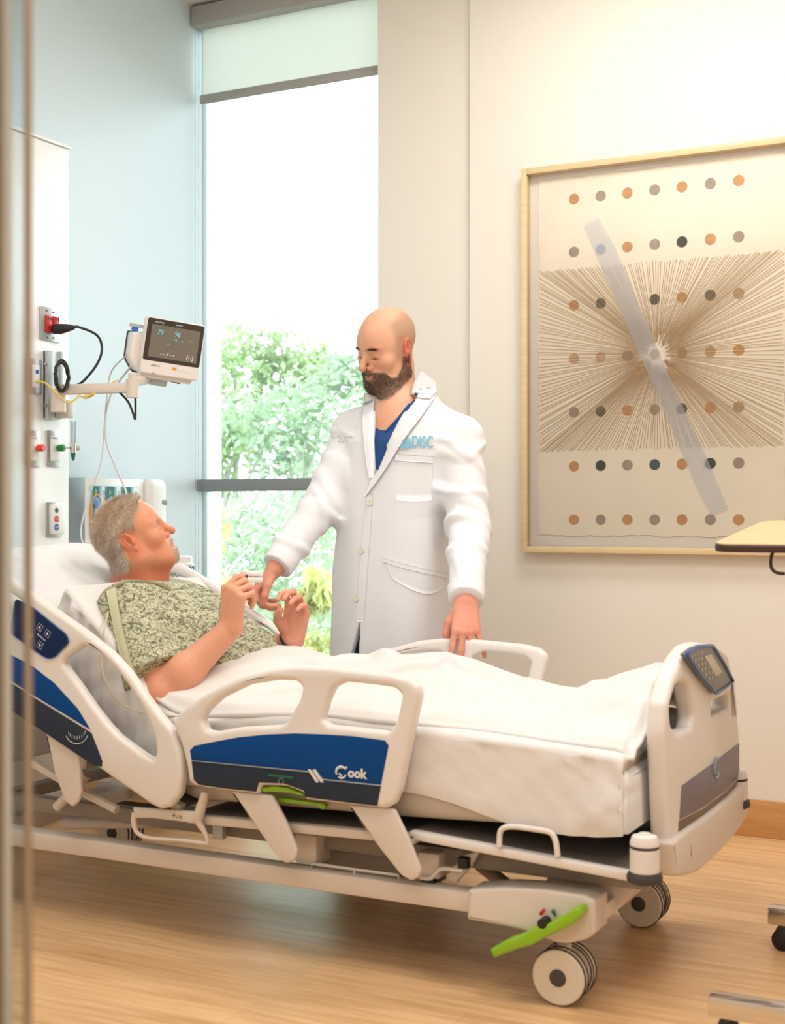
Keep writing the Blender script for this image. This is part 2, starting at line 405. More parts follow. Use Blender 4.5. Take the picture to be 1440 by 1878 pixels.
# ---- outdoors: ground, trees
mat('ground_out', rgb(150, 165, 140), 0.9, var=0.4, vscale=2)
struct(box('ground', (-14, YW + .2, -.35), (6, 22, -.25), 'ground_out'))
mat('bark', rgb(196, 190, 180), 0.85, var=0.3, vscale=12, bump=.3)
for nm, c in (('leaf_green', (184, 204, 150)), ('leaf_mint', (184, 204, 170)), ('leaf_yellow', (222, 224, 150))):
    m = mat(nm, rgb(*c), 0.5, var=0.5, vscale=2.5)
    nt = m.node_tree; N = nt.nodes; L = nt.links; b = N['Principled BSDF']
    src = b.inputs['Base Color'].links[0].from_socket; tl = N.new('ShaderNodeBsdfTranslucent'); L.new(src, tl.inputs[0])
    xs_ = N.new('ShaderNodeMixShader'); xs_.inputs[0].default_value = .45; L.new(b.outputs[0], xs_.inputs[1]); L.new(tl.outputs[0], xs_.inputs[2]); L.new(xs_.outputs[0], N['Material Output'].inputs[0])
def leaf_cloud(name, centers, n, size, m, parent, droop=.5, seed=1):
    R = np.random.RandomState(seed); vs = []; fs = []
    for i in range(n):
        c, r = centers[R.randint(len(centers))]
        d = R.normal(size=3); d /= np.linalg.norm(d); p = np.array(c) + d * np.array(r) * (R.rand() ** .45)
        a = R.rand() * 6.283; t = np.array([math.cos(a), math.sin(a), -droop + R.normal() * .5]); t /= np.linalg.norm(t)
        s = np.cross(t, R.normal(size=3)); s /= np.linalg.norm(s); nn = np.cross(t, s)
        l = size * (.7 + .7 * R.rand()); w = l * .19; b0 = len(vs)
        vs += [p, p + t * l * .4 + s * w, p + t * l * .4 + nn * w * .4, p + t * l * .4 - s * w, p + t * l - nn * l * .06]
        fs += [(b0, b0 + 1, b0 + 2), (b0, b0 + 2, b0 + 3), (b0 + 1, b0 + 4, b0 + 2), (b0 + 2, b0 + 4, b0 + 3)]
    o = meshobj(name, vs, fs, m, parent); o['kind'] = 'stuff'; return o
def tree(name, label, base, px_blobs, Y, n, size, m, seed, trunk_r=.035):
    t = thing(name, label, 'tree', base, 'trees outside the window')
    cs = []; add = ([], [])
    for (px, py, r) in px_blobs:
        c = SY(px, py, Y); cs.append(((c.x, c.y + (hash((px, seed)) % 7 - 3) * .08, c.z), (r, r * .9, r * .85)))
    top = Vector(cs[0][0]); b0 = Vector(base)
    mid = b0.lerp(top, .5) + Vector((.08, .05, 0))
    tube('trunk', [b0, mid, top], [trunk_r, trunk_r * .75, trunk_r * .3], 'bark', t, 8, 5)
    for (c, r) in cs[1:]:
        s0 = b0.lerp(top, .45 + .3 * ((seed * 7 + len(add[0])) % 10) / 10)
        tube('b', [s0, s0.lerp(Vector(c), .5) + Vector((0, 0, .06)), Vector(c)], [trunk_r * .5, trunk_r * .35, .006], None, seg=6, smooth_n=3, add=add)
    meshobj('branches', add[0], add[1], 'bark', t, SM)
    leaf_cloud('foliage', cs, n, size, m, t, seed=seed)
    return t
tree('garden_tree', 'leafy tree with the tallest crown at the left of the window', (-5.6, 8.0, -.25), [(430, 660, .35), (400, 640, .3), (470, 640, .28), (420, 740, .35), (500, 720, .33), (390, 850, .3), (545, 660, .22), (450, 800, .25)], 8.0, 2300, .085, 'leaf_green', 3)
tree('garden_tree', 'lighter tree with a lower crown behind the white coated sleeve', (-4.6, 7.6, -.25), [(540, 780, .3), (610, 700, .25), (580, 760, .3), (500, 830, .3), (560, 850, .35), (640, 690, .2), (480, 760, .22)], 7.6, 1500, .08, 'leaf_mint', 5)
tree('garden_tree', 'dense low tree below the grey window mullion', (-5.4, 7.2, -.25), [(420, 960, .35), (400, 1060, .35), (470, 1000, .3), (540, 960, .35), (600, 1000, .35), (500, 1100, .35), (600, 1130, .4), (440, 1150, .35), (540, 1180, .4)], 7.2, 1500, .08, 'leaf_mint', 8)
tree('garden_tree', 'spreading tree filling the background of the lower pane', (-6.6, 9.4, -.25), [(430, 930, .5), (540, 940, .5), (640, 1000, .5), (450, 1080, .55), (580, 1100, .55), (660, 1150, .5), (400, 1180, .5), (520, 1200, .5)], 9.4, 3000, .09, 'leaf_green', 11)
def shrub(label, pts, Y, n, size, m, seed):
    c0 = SY(pts[0][0], pts[0][1], Y); t = thing('garden_shrub', label, 'shrub', (c0.x, Y, -.25), 'shrubs close to the window')
    add = ([], []); cs = []; R = random.Random(seed)
    for (px, py, r) in pts:
        c = SY(px, py, Y); cs.append(((c.x, c.y, c.z), (r, r, r)))
        tube('s', [(c0.x + R.uniform(-.1, .1), Y, -.25), (c.x * .5 + c0.x * .5, Y + .05, c.z * .5), c], [.008, .006, .003], None, seg=5, smooth_n=4, add=add)
    meshobj('stems', add[0], add[1], 'bark', t, SM)
    leaf_cloud('foliage', cs, n, size, m, t, droop=1.1, seed=seed); return t
shrub('yellow-green shrub with drooping leaves beside the white coat', [(575, 1060, .10), (600, 1080, .08), (555, 1095, .08), (590, 1180, .12), (560, 1190, .12)], 6.0, 260, .10, 'leaf_yellow', 2)
shrub('yellow-green shrub low at the left of the window', [(395, 950, .07), (385, 1000, .08), (400, 1060, .08), (430, 1190, .1)], 5.9, 120, .09, 'leaf_yellow', 4)

# ---- headwall console and its fittings
XH = -3.2
YE = SX(127, 600, XH).y; ZT = SX(127, 268, XH).z
hw = thing('headwall_panel', 'tall white headwall panel on the pale teal wall', 'wall panel', (XL + .08, 2.9, 0))
box('panel_body', (XL + .002, 2.2, .05), (XH, YE, ZT - .012), 'panel_white', hw, .006)
box('top_cap', (XL + .002, 2.2, ZT - .011), (XH + .006, YE + .004, ZT), 'panel_white', hw, .003)
def hpt(px, py, d=0.0): return SX(px, py, XH + d)
def on_head(name, p0, p1, th, m, parent, bevel=.002, d=0.0):
    a, b_ = SX(p0[0], p0[1], XH), SX(p1[0], p1[1], XH)
    lo = (XH + d, min(a.y, b_.y), min(a.z, b_.z)); hi = (XH + d + th, max(a.y, b_.y), max(a.z, b_.z))
    return box(name, lo, hi, m, parent, bevel)
EX, EY = Vector((0, 1, 0)), Vector((0, 0, 1))      # text axes on the left wall
o = thing('power_outlet', 'steel plate with two red emergency sockets, a black plug in one', 'outlet', hpt(91, 595))
on_head('cover_plate', (72, 561), (109, 629), .006, 'steel', o)
on_head('red_socket', (80, 578), (91, 611), .012, 'red', o, .002)
on_head('red_socket', (94, 580), (105, 610), .012, 'red', o, .002)
for (px, py) in ((85, 570), (98, 573), (86, 619), (98, 620)):
    lathe('screw', [(.003, 0), (.003, .003)], hpt(px, py, .005), (1, 0, 0), 'dark_grey', o, 8)
for (px, py) in ((83, 585), (88, 586), (83, 602), (97, 586), (102, 587)):
    on_head('slot', (px, py - 3), (px + 1.6, py + 2), .0008, 'black', o, 0, .0122)
pl = thing('mains_cable', 'black power cord looping from the red socket to the monitor arm', 'cable', hpt(100, 603))
c0 = hpt(99, 604, .014)
tube('plug', [c0, c0 + Vector((.02, .004, 0)), c0 + Vector((.05, .012, .003)), c0 + Vector((.075, .02, .004))], [.017, .019, .014, .006], 'black', pl, 10, 3)
def wp(px, py, X): return SX(px, py, X)
tube('cord', [c0 + Vector((.07, .018, .004)), wp(145, 600, -3.10), wp(178, 615, -3.07), wp(187, 640, -3.06), wp(178, 668, -3.06), wp(155, 697, -3.07), wp(140, 707, -3.1)], .0045, 'black', pl, 8, 6)
nj = thing('data_outlet', 'steel data plate with blue jack at the panel edge by the door', 'outlet', hpt(65, 690))
on_head('cover_plate', (48, 656), (75, 724), .006, 'steel', nj)
on_head('insert', (56, 668), (70, 712), .008, 'panel_white', nj)
on_head('jack', (62, 678), (68, 686), .0095, 'button_blue', nj)
on_head('jack', (63, 696), (68, 704), .0095, 'yellow_cable', nj)
yc = thing('network_cable', 'thin yellow network cable drooping below the monitor arm', 'cable', hpt(66, 700))
tube('cable', [hpt(66, 700, .01), wp(80, 701, -3.12), wp(95, 712, -3.09), wp(110, 728, -3.07), wp(122, 738, -3.06), wp(133, 736, -3.06), wp(146, 725, -3.05)], .003, 'yellow_cable', yc, 8, 6)
tube('cable_loop', [wp(146, 725, -3.05), wp(152, 729, -3.04), wp(160, 730, -3.03), wp(172, 724, -3.02), wp(160, 725, -3.02), wp(153, 728, -3.02), wp(170, 722, -3.0), wp(200, 705, -2.97), wp(208, 701, -2.96), wp(215, 697, -2.95)], .0028, 'yellow_cable', yc, 8, 5)
# gas outlets
for (a, b_, knob, lab) in (((47, 789), (72, 857), 'red_bright', 'steel vacuum plate with a red knob at the panel edge'), ((86, 789), (108, 857), 'valve_green', 'steel oxygen plate with a green knob and clear flow meter')):
    g = thing('gas_outlet', lab, 'gas outlet', hpt((a[0] + b_[0]) / 2, 823))
    on_head('cover_plate', a, b_, .006, 'steel', g)
    on_head('label_plate', (a[0] + 4, 800), (b_[0] - 1, 846), .008, 'panel_white', g)
    cx = a[0] + 17 if knob == 'valve_green' else 65
    o_ = hpt(cx, 822, .008)
    lathe('collar', [(.012, 0), (.012, .008), (.009, .01)], o_, (1, 0, 0), 'chrome', g, 16)
    lathe('knob', [(.010, 0), (.0125, .004), (.0125, .022), (.010, .026)], o_ + Vector((.008, 0, 0)), (1, .15, 0), knob, g, 18)
    text('lettering', 'OXYGEN' if knob == 'valve_green' else 'VACUUM', .008, hpt((a[0] + b_[0]) / 2 + 1, 803.5, .0085), EX, EY, 'grey_print', g)
    if knob == 'valve_green':
        q = o_ + Vector((.034, .005, 0))
        lathe('stem', [(.004, 0), (.004, .02)], q, (1, .35, 0), 'chrome', g, 10)
        f = q + Vector((.027, .012, 0))
        lathe('meter_body', [(.010, -.018), (.010, .018)], f, (0, 0, 1), 'chrome', g, 16)
        lathe('flow_tube', [(.0085, .018), (.0085, .088), (.0095, .088), (.0095, .092)], f, (0, 0, 1), 'clear_plastic', g, 14)
        lathe('tube_core', [(.003, .018), (.003, .088)], f, (0, 0, 1), 'panel_white', g, 10)
        lathe('hose_barb', [(.009, -.018), (.0075, -.026), (.006, -.036), (.0035, -.044)], f, (0, 0, 1), 'oxygen_green', g, 14)
        lathe('control_knob', [(.006, .010), (.008, .012), (.008, .022), (.005, .024)], f, (.3, 1, 0), 'chrome', g, 14)
# call station
cs_ = thing('call_station', 'white nurse call plate with green, red and blue round buttons', 'call button', hpt(98, 950))
on_head('back_plate', (84, 921), (112, 985), .005, 'steel', cs_)
on_head('body', (88, 925), (112, 980), .02, 'panel_white', cs_, .006)
for (py, m, s, r) in ((936, 'button_green', '', .0085), (952, 'button_red', 'STAFF', .012), (967, 'button_blue', 'CODE', .012)):
    q = hpt(103.4, py, .0195); bt = lathe('button', [(r, 0), (r, .002)], q, (1, 0, 0), m, cs_, 20)
    if s: text('lettering', s, .0075, q + Vector((.0024, 0, 0)), EX, EY, 'white_print', bt)
# vertical mounting track
tr = thing('wall_track', 'vertical aluminium mounting track on the white headwall panel', 'mounting track', hpt(95, 710))
on_head('track_back', (79, 643), (110, 770), .010, 'alu', tr)
on_head('track_lip', (79, 643), (92, 771), .022, 'alu', tr)
on_head('track_lip', (104, 645), (110, 769), .018, 'alu', tr)
for py in (668, 744): lathe('screw', [(.006, 0), (.006, .003)], hpt(83.5, py, .022), (1, 0, 0), 'chrome', tr, 10)
# coiled cord hung on the arm
ck = thing('coiled_cord', 'bundle of black cord coiled on the monitor arm bracket', 'cable', hpt(112, 690))
vs, fs = [], []
R = random.Random(3)
for k in range(7):
    cc = wp(113 + R.uniform(-1, 1), 690 + R.uniform(-1, 1), -3.13 + .008 * k); rz, ry = .050 + R.uniform(-.005, .005), .033 + R.uniform(-.003, .003)
    tube('c', [cc + Vector((R.uniform(-.004, .004), ry * math.cos(a), rz * math.sin(a))) for a in np.linspace(0, 2 * math.pi, 28)[:-1]], .0038, None, seg=6, closed=True, add=(vs, fs))
meshobj('cord', vs, fs, 'black', ck, SM)
# monitor arm
ar = thing('monitor_arm', 'cream swing arm carrying the patient monitor', 'monitor arm', hpt(110, 745))
A0 = wp(109, 716, -3.13); A1 = wp(243, 712, -2.88)
obx = (A1 - A0).normalized(); obz = Vector((0, 0, 1)); oby = obz.cross(obx).normalized()
Mx = Matrix((obx, oby, obz)).transposed()
on_head('bracket', (94, 735), (106, 768), .06, 'bed_beige', ar, .004, .012)
lathe('hub', [(.026, -.052), (.026, .026)], A0 + Vector((-.005, 0, -.022)), (0, 0, 1), 'bed_beige', ar, 20)
obox('link', (A0 + A1) / 2 + Vector((0, 0, .002)), ((A1 - A0).length + .02, .034, .034), Mx, 'bed_beige', ar, .006)
lathe('end_hub', [(.022, -.032), (.022, .03), (.014, .032), (.014, .05)], A1, (0, 0, 1), 'bed_beige', ar, 20)
# patient monitor
mo = thing('patient_monitor', 'white tilted patient monitor showing 79 and 96 on a dark screen', 'monitor', A1)
XM = None
ctr = SY(317, 640, 3.80)      # centre of the front face
_y, _p, _r = math.radians(22), math.radians(8), math.radians(6.5)
fn = cv(math.sin(_y) * math.cos(_p), -math.sin(_p), math.cos(_y) * math.cos(_p)); fx = cv(math.cos(_y), 0, -math.sin(_y)); fz = fn.cross(fx).normalized()
fx, fz = fx * math.cos(_r) - fz * math.sin(_r), fz * math.cos(_r) + fx * math.sin(_r)
Mm = Matrix((fx, fz, fn)).transposed()
def mp_(a, b_, c): return ctr + fx * a + fz * b_ + fn * c
Wm, Hm = .205, .195
FR = Matrix((fx, fz, fn)).transposed()
def mplate(name, pts, z0, th, m, parent, bevel=.0, rnd=.0):
    me = curve_mesh([fillet([Vector(p) for p in pts], rnd) if rnd else [Vector(p) for p in pts]], th / 2, bevel)
    for v in me.vertices: v.co = mp_(v.co.x, v.co.y, v.co.z + z0 + th / 2)
    return link(name, me, m, parent, SM)
hw_, hh_ = Wm / 2, Hm / 2
mplate('front_shell', [(-hw_, -hh_), (hw_, -hh_), (hw_, hh_), (-hw_, hh_)], -.045, .047, 'monitor_white', mo, .006, .012)
mplate('bezel', [(-hw_ + .004, -hh_ + .047), (hw_ - .003, -hh_ + .047), (hw_ - .003, hh_ - .004), (-hw_ + .004, hh_ - .004)], .0005, .003, 'bezel', mo, .001, .008)
mplate('screen', [(-hw_ + .020, -hh_ + .060), (hw_ - .016, -hh_ + .060), (hw_ - .016, hh_ - .024), (-hw_ + .020, hh_ - .024)], .003, .0012, 'screen_on', mo)
mplate('rear_shell', [(-hw_ - .035, -hh_ + .045), (-hw_ - .005, -hh_ + .004), (hw_ - .03, -hh_ - .016), (hw_ - .03, hh_ - .06), (-hw_ - .035, hh_ - .06)], -.115, .085, 'monitor_white', mo, .006, .01)
mplate('gasket', [(-hw_ - .039, -hh_ + .043), (-hw_ - .006, -hh_ - .002), (hw_ - .03, -hh_ - .021), (hw_ - .03, hh_ - .057), (-hw_ - .039, hh_ - .057)], -.121, .008, 'dark_grey', mo, .002, .01)
mplate('bottom_lip', [(-hw_ + .002, -hh_ - .014), (hw_ - .02, -hh_ - .014), (hw_ - .012, -hh_ + .01), (-hw_ + .002, -hh_ + .01)], -.05, .035, 'monitor_white', mo, .004, .004)
mplate('mount_plate', [(-.05, -hh_ - .036), (.005, -hh_ - .036), (.01, -hh_ - .012), (-.055, -hh_ - .012)], -.085, .045, 'alu', mo, .004, .006)
tube('mount_post', [A1 + Vector((0, 0, .02)), mp_(-.045, -hh_ - .012, -.08), mp_(-.04, -hh_ + .01, -.08)], [.018, .020, .024], 'bed_beige', mo, 12)
def mtext(s, x, y, size, m, bold=0.0, sx=1.0, shear=0): text('lettering', s, size, mp_(x, y, .0048), fx, fz, m, mo, .0002, shear, bold, sx)
mtext('79', -.052, .048, .026, 'cyan_text', 0, .8, .15); mtext('96', .008, .050, .026, 'cyan_text', 0, .8, .15)
mtext('1%', .004, .030, .013, 'cyan_text', 0, .8); mtext('%', .028, .029, .009, 'cyan_text')
mtext('--.-', .06, .036, .01, 'pale_text'); mtext('- - / - -', -.018, -.022, .018, 'pale_text', 0, 1, .2); mtext('(--)', .062, -.022, .02, 'pale_text')
mtext('---', -.02, .012, .01, 'pale_text'); mtext('-----', -.044, .031, .01, 'grey_print')
text('lettering', 'uMEC10', .009, mp_(-.052, -hh_ + .032, .0024), fx, fz, 'dark_grey', mo, .0002)
text('lettering', 'mindray', .010, mp_(-.058, hh_ - .015, .0038), fx, fz, 'white_print', mo, .0002)
mplate('alarm_button', [(.008, -hh_ + .027), (.022, -hh_ + .027), (.022, -hh_ + .036), (.008, -hh_ + .036)], .002, .002, 'orange', mo, .0004)
for x in (.034, .051, .068): lathe('key', [(.005, 0), (.005, .002)], mp_(x, -hh_ + .031, .0015), fn, 'panel_white', mo, 12)
lathe('power_light', [(.004, 0), (.004, .001)], mp_(-.055, -hh_ + .006, .001), fn, 'green', mo, 12)
mplate('alarm_lamp', [(-.002, hh_ - .018), (.022, hh_ - .018), (.022, hh_ - .013), (-.002, hh_ - .013)], .0035, .001, 'grey_print', mo)
tube('sensor_plug', [mp_(-hw_ - .028, -hh_ + .062, -.06), mp_(-hw_ + .0, -hh_ + .055, -.05)], [.010, .012], 'grey_cable', mo, 12)
lathe('cable_clip', [(.009, 0), (.012, .006), (.012, .016), (.007, .02)], mp_(-hw_ - .016, hh_ - .058, -.07), fz * .8 - fx * .5, 'clip_blue', mo, 12)
vs, fs = [], []
for k in range(3): tube('c', [mp_(-hw_ - .012 + .028 * math.cos(a), hh_ - .042 + .004 * k, -.075 + .02 * math.sin(a)) for a in np.linspace(0, 6.283, 18)[:-1]], .0018, None, seg=6, closed=True, add=(vs, fs))
meshobj('coiled_lead', vs, fs, 'grey_cable', mo, SM)
b1 = thing('arm_cable', 'short black cable hanging in a vee under the monitor arm', 'cable', wp(248, 765, -2.88))
tube('cable', [wp(219, 719, -2.92), wp(235, 737, -2.91), wp(243, 755, -2.9), wp(247.5, 769, -2.89), wp(248.5, 760, -2.89), wp(248.5, 725, -2.885)], .004, 'black', b1, 8, 4)
# sensor leads to the patient
sl = thing('sensor_lead', 'thin white sensor lead falling from the monitor behind the pillow', 'cable', mp_(-hw_ - .028, -hh_ + .062, -.06))
tube('lead', [mp_(-hw_ - .03, -hh_ + .062, -.06), SY(205, 680, 3.78), SY(196, 730, 3.74), SY(191, 790, 3.7), SY(185, 850, 3.66), SY(165, 905, 3.6), SY(150, 960, 3.56), SY(150, 990, 3.52), SY(165, 1022, 3.46)], .0028, 'grey_cable', sl, 8, 5)
sl2 = thing('sensor_lead', 'thicker white lead curving from the monitor to the gown behind the head', 'cable', mp_(-hw_ - .01, -hh_ + .05, -.05))
tube('lead', [mp_(-hw_ - .0, -hh_ + .05, -.05), SY(222, 695, 3.78), SY(203, 725, 3.74), SY(193, 770, 3.7), SY(196, 815, 3.66), SY(214, 860, 3.6), SY(232, 905, 3.5), SY(240, 960, 3.4), SY(235, 1060, 3.3)], .0036, 'grey_cable', sl2, 8, 5)
# glove box holder and soap dispenser on the teal wall
def wl(px, py, d=0.0): return SX(px, py, XL + d)
gb = thing('glove_holder', 'steel glove box holder with a row of three glove boxes', 'glove holder', wl(190, 998))
a, b_ = wl(100, 877, 0), wl(278, 1000, 0)
GY0, GY1, GZ0, GZ1 = SX(155, 900, XL + .10).y, SX(262, 900, XL + .10).y, SX(160, 998, XL + .10).z, SX(160, 876, XL + .10).z
box('holder_body', (XL, GY0, GZ0), (XL + .10, GY1, GZ1), 'steel', gb, .003)
yb = [SX(p, 900, XL + .10).y for p in (165, 188, 191, 217, 220, 249)]
ztop, zbot = SX(180, 891, XL + .10).z, SX(180, 981, XL + .10).z
box('face_plate', (XL + .10, GY0, GZ0), (XL + .104, GY1, GZ1), 'panel_white', gb, .002)
mat('box_teal', rgb(30, 110, 84), 0.5, var=.1); mat('box_sky', rgb(132, 190, 220), 0.5, var=.15, vscale=30); mat('glove_blue', rgb(96, 160, 220), 0.6, var=.25, vscale=60)
for i, nm in enumerate(('first', 'middle', 'last')):
    y0, y1 = yb[2 * i], yb[2 * i + 1]
    g = thing('glove_box', {'first': 'green and blue glove box with yellow oval window, nearest the panel', 'middle': 'middle green and blue glove box above the grey hair', 'last': 'dark green glove box nearest the soap dispenser'}[nm], 'glove box', (XL + .1, (y0 + y1) / 2, zbot), 'glove boxes in the holder')
    ym = y0 + (y1 - y0) * .55
    box('carton', (XL + .105, y0, zbot), (XL + .112, y1, ztop), 'box_sky', g, .001)
    box('green_print', (XL + .1121, y0 + .002, ztop - .06), (XL + .1127, ym, ztop - .002), 'box_teal', g)
    box('white_print', (XL + .1121, ym + .012, zbot + .05), (XL + .1127, y1 - .002, ztop - .002), 'panel_white', g)
    text('lettering', 'GLOVES', .018, (XL + .1130, (ym + y1) / 2 + .006, ztop - .05), (0, 0, -1), (0, 1, 0), 'navy', g, .0002)
    text('lettering', '100', .014, (XL + .1130, y0 + .018, ztop - .022), (0, 0, -1), (0, 1, 0), 'white_print', g, .0002)
    oc = Vector((XL + .113, y0 + (ym - y0) * .55, (zbot + ztop) / 2 - .02))
    if i == 0:
        tube('oval_rim', [oc + Vector((0, .030 * math.cos(t), .078 * math.sin(t))) for t in np.linspace(0, 6.283, 30)[:-1]], .0035, 'orange', g, 8, closed=True)
    add = ([], [])
    for k in range(5):
        zc_ = oc.z - .055 + k * .026
        lathe('gl', [(.001, 0), (.020, .002), (.022, .006), (.012, .012), (.001, .014)], (XL + .111, oc.y + (.006 if k % 2 else -.004), zc_), (1, .1, .2), None, None, 14, add)
    meshobj('glove_wad', add[0], add[1], 'glove_blue', g, SM)
sd = thing('soap_dispenser', 'white rounded paper towel dispenser on the teal wall', 'dispenser', wl(280, 1000))
DY0, DY1 = GY1 + .004, SX(306, 900, XL + .12).y
dz0, dz1 = SX(280, 1005, XL + .12).z, SX(280, 878, XL + .12).z
box('housing', (XL, DY0, dz0), (XL + .13, DY1, dz1), 'panel_white', sd, .03, 4)
box('window_band', (XL + .10, DY1 - .05, SX(290, 928, XL + .12).z), (XL + .1325, DY1 - .004, SX(290, 914, XL + .12).z), 'grey_print', sd, .012, 3)
# cup-like canister with patterned print behind the shoulder
wc = thing('wipe_canister', 'white wipes canister with dark teal wave print behind the far shoulder', 'canister', SY(330, 1070, 3.95))
q = SY(332, 1078, 3.95); mat('print_teal', rgb(30, 120, 140), 0.5)
lathe('body', [(.045, 0), (.045, .085), (.04, .09)], q, (0, 0, 1), 'panel_white', wc, 24)
lathe('cap', [(.04, .09), (.04, .11), (.03, .115)], q, (0, 0, 1), 'panel_white', wc, 24)
add = ([], [])
for zz in (.03, .05, .07):
    for ph in (0, math.pi): tube('w', [q + Vector((.0455 * math.cos(t), .0455 * math.sin(t), zz + .007 * math.sin(9 * t + ph))) for t in np.linspace(0, 6.283, 100)[:-1]], .0014, None, seg=5, closed=True, add=add)
meshobj('wave_print', add[0], add[1], 'print_teal', wc)
cab = thing('bedside_cabinet', 'low beige bedside cabinet beyond the bed near the window', 'cabinet', (SY(330, 1100, 3.95).x, 4.05, 0))
cx_ = SY(332, 1078, 3.95).x; ct = q.z
box('carcass', (cx_ - .32, 3.80, .08), (cx_ + .10, 4.25, ct - .025), 'table_top', cab, .004)
box('worktop', (cx_ - .34, 3.78, ct - .025), (cx_ + .12, 4.27, ct - .001), 'table_top', cab, .004)
for k in range(3):
    z0 = .10 + k * (ct - .15) / 3; dr = box('drawer', (cx_ + .10, 3.82, z0), (cx_ + .115, 4.23, z0 + (ct - .15) / 3 - .008), 'table_top', cab, .003)
    box('handle', (cx_ + .115, 3.97, z0 + .12), (cx_ + .13, 4.08, z0 + .13), 'steel', dr, .002)
box('plinth', (cx_ - .30, 3.82, 0), (cx_ + .08, 4.23, .08), 'dark_grey', cab)

# ---- framed artwork
af = thing('framed_artwork', 'large pale wood framed collage of dots and radiating lines', 'picture', SY(955, 1013, YP - .03))
YF = YP - .03
YO = YF - .045                    # frame front
fx0 = SY(955, 600, YO).x; fz0 = SY(955, 1013, YO).z; fz1 = SY(955, 310, YO).z
fx1 = 2 * SY(1205, 650, YF - .012).x - fx0
tw = .022
box('frame_side', (fx0, YO, fz0), (fx0 + tw, YF, fz1), 'frame_wood', af, .0015)
box('frame_side', (fx1 - tw, YO, fz0), (fx1, YF, fz1), 'frame_wood', af, .0015)
box('frame_side', (fx0 + tw, YO, fz1 - tw), (fx1 - tw, YF, fz1), 'frame_wood', af, .0015)
box('frame_side', (fx0 + tw, YO, fz0), (fx1 - tw, YF, fz0 + tw), 'frame_wood', af, .0015)
box('mat_board', (fx0 + tw, YF - .008, fz0 + tw), (fx1 - tw, YF, fz1 - tw), 'mat_board', af)
YA = YF - .012
px0 = SY(988, 600, YA).x; pz0 = SY(1050, 982, YA).z; pz1 = SY(988, 333, YA).z
R = random.Random(5); pts = []
def edge(a, b_, n, j=.004):
    return [Vector(a).lerp(Vector(b_), k / n) + Vector((R.uniform(-j, j), 0, R.uniform(-j, j))) for k in range(n)]
px1 = fx1 - tw - (px0 - fx0 - tw)
pts = edge((px0, 0, pz0), (px1, 0, pz0), 40) + edge((px1, 0, pz0), (px1, 0, pz1), 40) + edge((px1, 0, pz1), (px0, 0, pz1), 40) + edge((px0, 0, pz1), (px0, 0, pz0), 40)
paper = plate('paper', pts, .002, 'paper', af, pos=YA, axis='Y')
DC = {'o': (214, 160, 112), 'g': (176, 160, 146), 'd': (84, 84, 80), 'b': (178, 186, 196), 's': (92, 104, 112), 't': (196, 164, 124), 'p': (214, 178, 148)}
for k, c in DC.items(): mat('dot_' + k, rgb(*c), 0.8, var=.15, vscale=20)
rows = [(365, 331, 'ogogogo'), (462, 434, 'gbogdog'), (560, 538, 'od dods'.replace('s', 't')), (658, 642, 'pggptto'.replace('g', 'p', 1)), (756, 746, 'gdogdot'), (855, 849, 'odgsodg'), (953, 953, 'ogogogo')]
xs = [1053, 1102, 1151, 1201, 1251, 1303, 1355]
dme = {}
for (ya, yb_, cols) in rows:
    for i in range(7):
        c = cols[i]
        if c == ' ': continue
        p = SY(xs[i], ya + (yb_ - ya) * i / 6, YA) if i < 7 else SY(1411, ya + (yb_ - ya) * 7 / 6, YA)
        me = bpy.data.meshes.new('dot'); r = .0187
        me.from_pydata([(p.x + r * math.cos(t), YA - .0016, p.z + r * math.sin(t)) for t in np.linspace(0, 6.283, 25)[:-1]] + [(p.x + r * math.cos(t), YA - .0002, p.z + r * math.sin(t)) for t in np.linspace(0, 6.283, 25)[:-1]], [],
                       [tuple(range(24))] + [(k, 24 + k, 24 + (k + 1) % 24, (k + 1) % 24) for k in range(24)])
        link('dot', me, 'dot_' + c, paper)
# radiating lines: from the centre to the band edges
cc = SY(1205, 650, YA); bz0, bz1 = SY(1205, 825, YA).z, SY(1205, 478, YA).z
add = ([], [])
def rayline(tx, tz, w=.0013):
    d = Vector((tx - cc.x, 0, tz - cc.z)); l = d.length; d /= l; s = Vector((-d.z, 0, d.x)) * w * .5
    y = YA - .0030; a_ = Vector((cc.x, y, cc.z)) + d * (.03 + R.random() * .05); e_ = Vector((tx, y, tz)) - d * R.random() * .01
    b0 = len(add[0]); add[0].extend([a_ - s, e_ - s, e_ + s, a_ + s] + [p + Vector((0, .001, 0)) for p in (a_ - s, e_ - s, e_ + s, a_ + s)])
    add[1].extend([(b0, b0 + 1, b0 + 2, b0 + 3), (b0 + 7, b0 + 6, b0 + 5, b0 + 4), (b0, b0 + 4, b0 + 5, b0 + 1), (b0 + 1, b0 + 5, b0 + 6, b0 + 2), (b0 + 2, b0 + 6, b0 + 7, b0 + 3), (b0 + 3, b0 + 7, b0 + 4, b0)])
xr0, xr1 = px0 + .002, px1 - .002
for k in range(78):
    x = xr0 + (xr1 - xr0) * (k + R.uniform(.2, .8)) / 78; rayline(x, bz1); rayline(xr0 + (xr1 - xr0) * (k + R.uniform(.2, .8)) / 78, bz0)
for k in range(46):
    z = bz0 + (bz1 - bz0) * (k + R.uniform(.2, .8)) / 46; rayline(xr0 - R.random() * .006, z); rayline(xr1, bz0 + (bz1 - bz0) * (k + R.uniform(.2, .8)) / 46)
ro = meshobj('ray_lines', add[0], add[1], 'ray_ink', paper); ro['kind'] = 'stuff'
vm = bpy.data.materials.new('vellum'); vm.use_nodes = True; MATS['vellum'] = vm; nt = vm.node_tree; N = nt.nodes; L = nt.links; N.remove(N['Principled BSDF'])
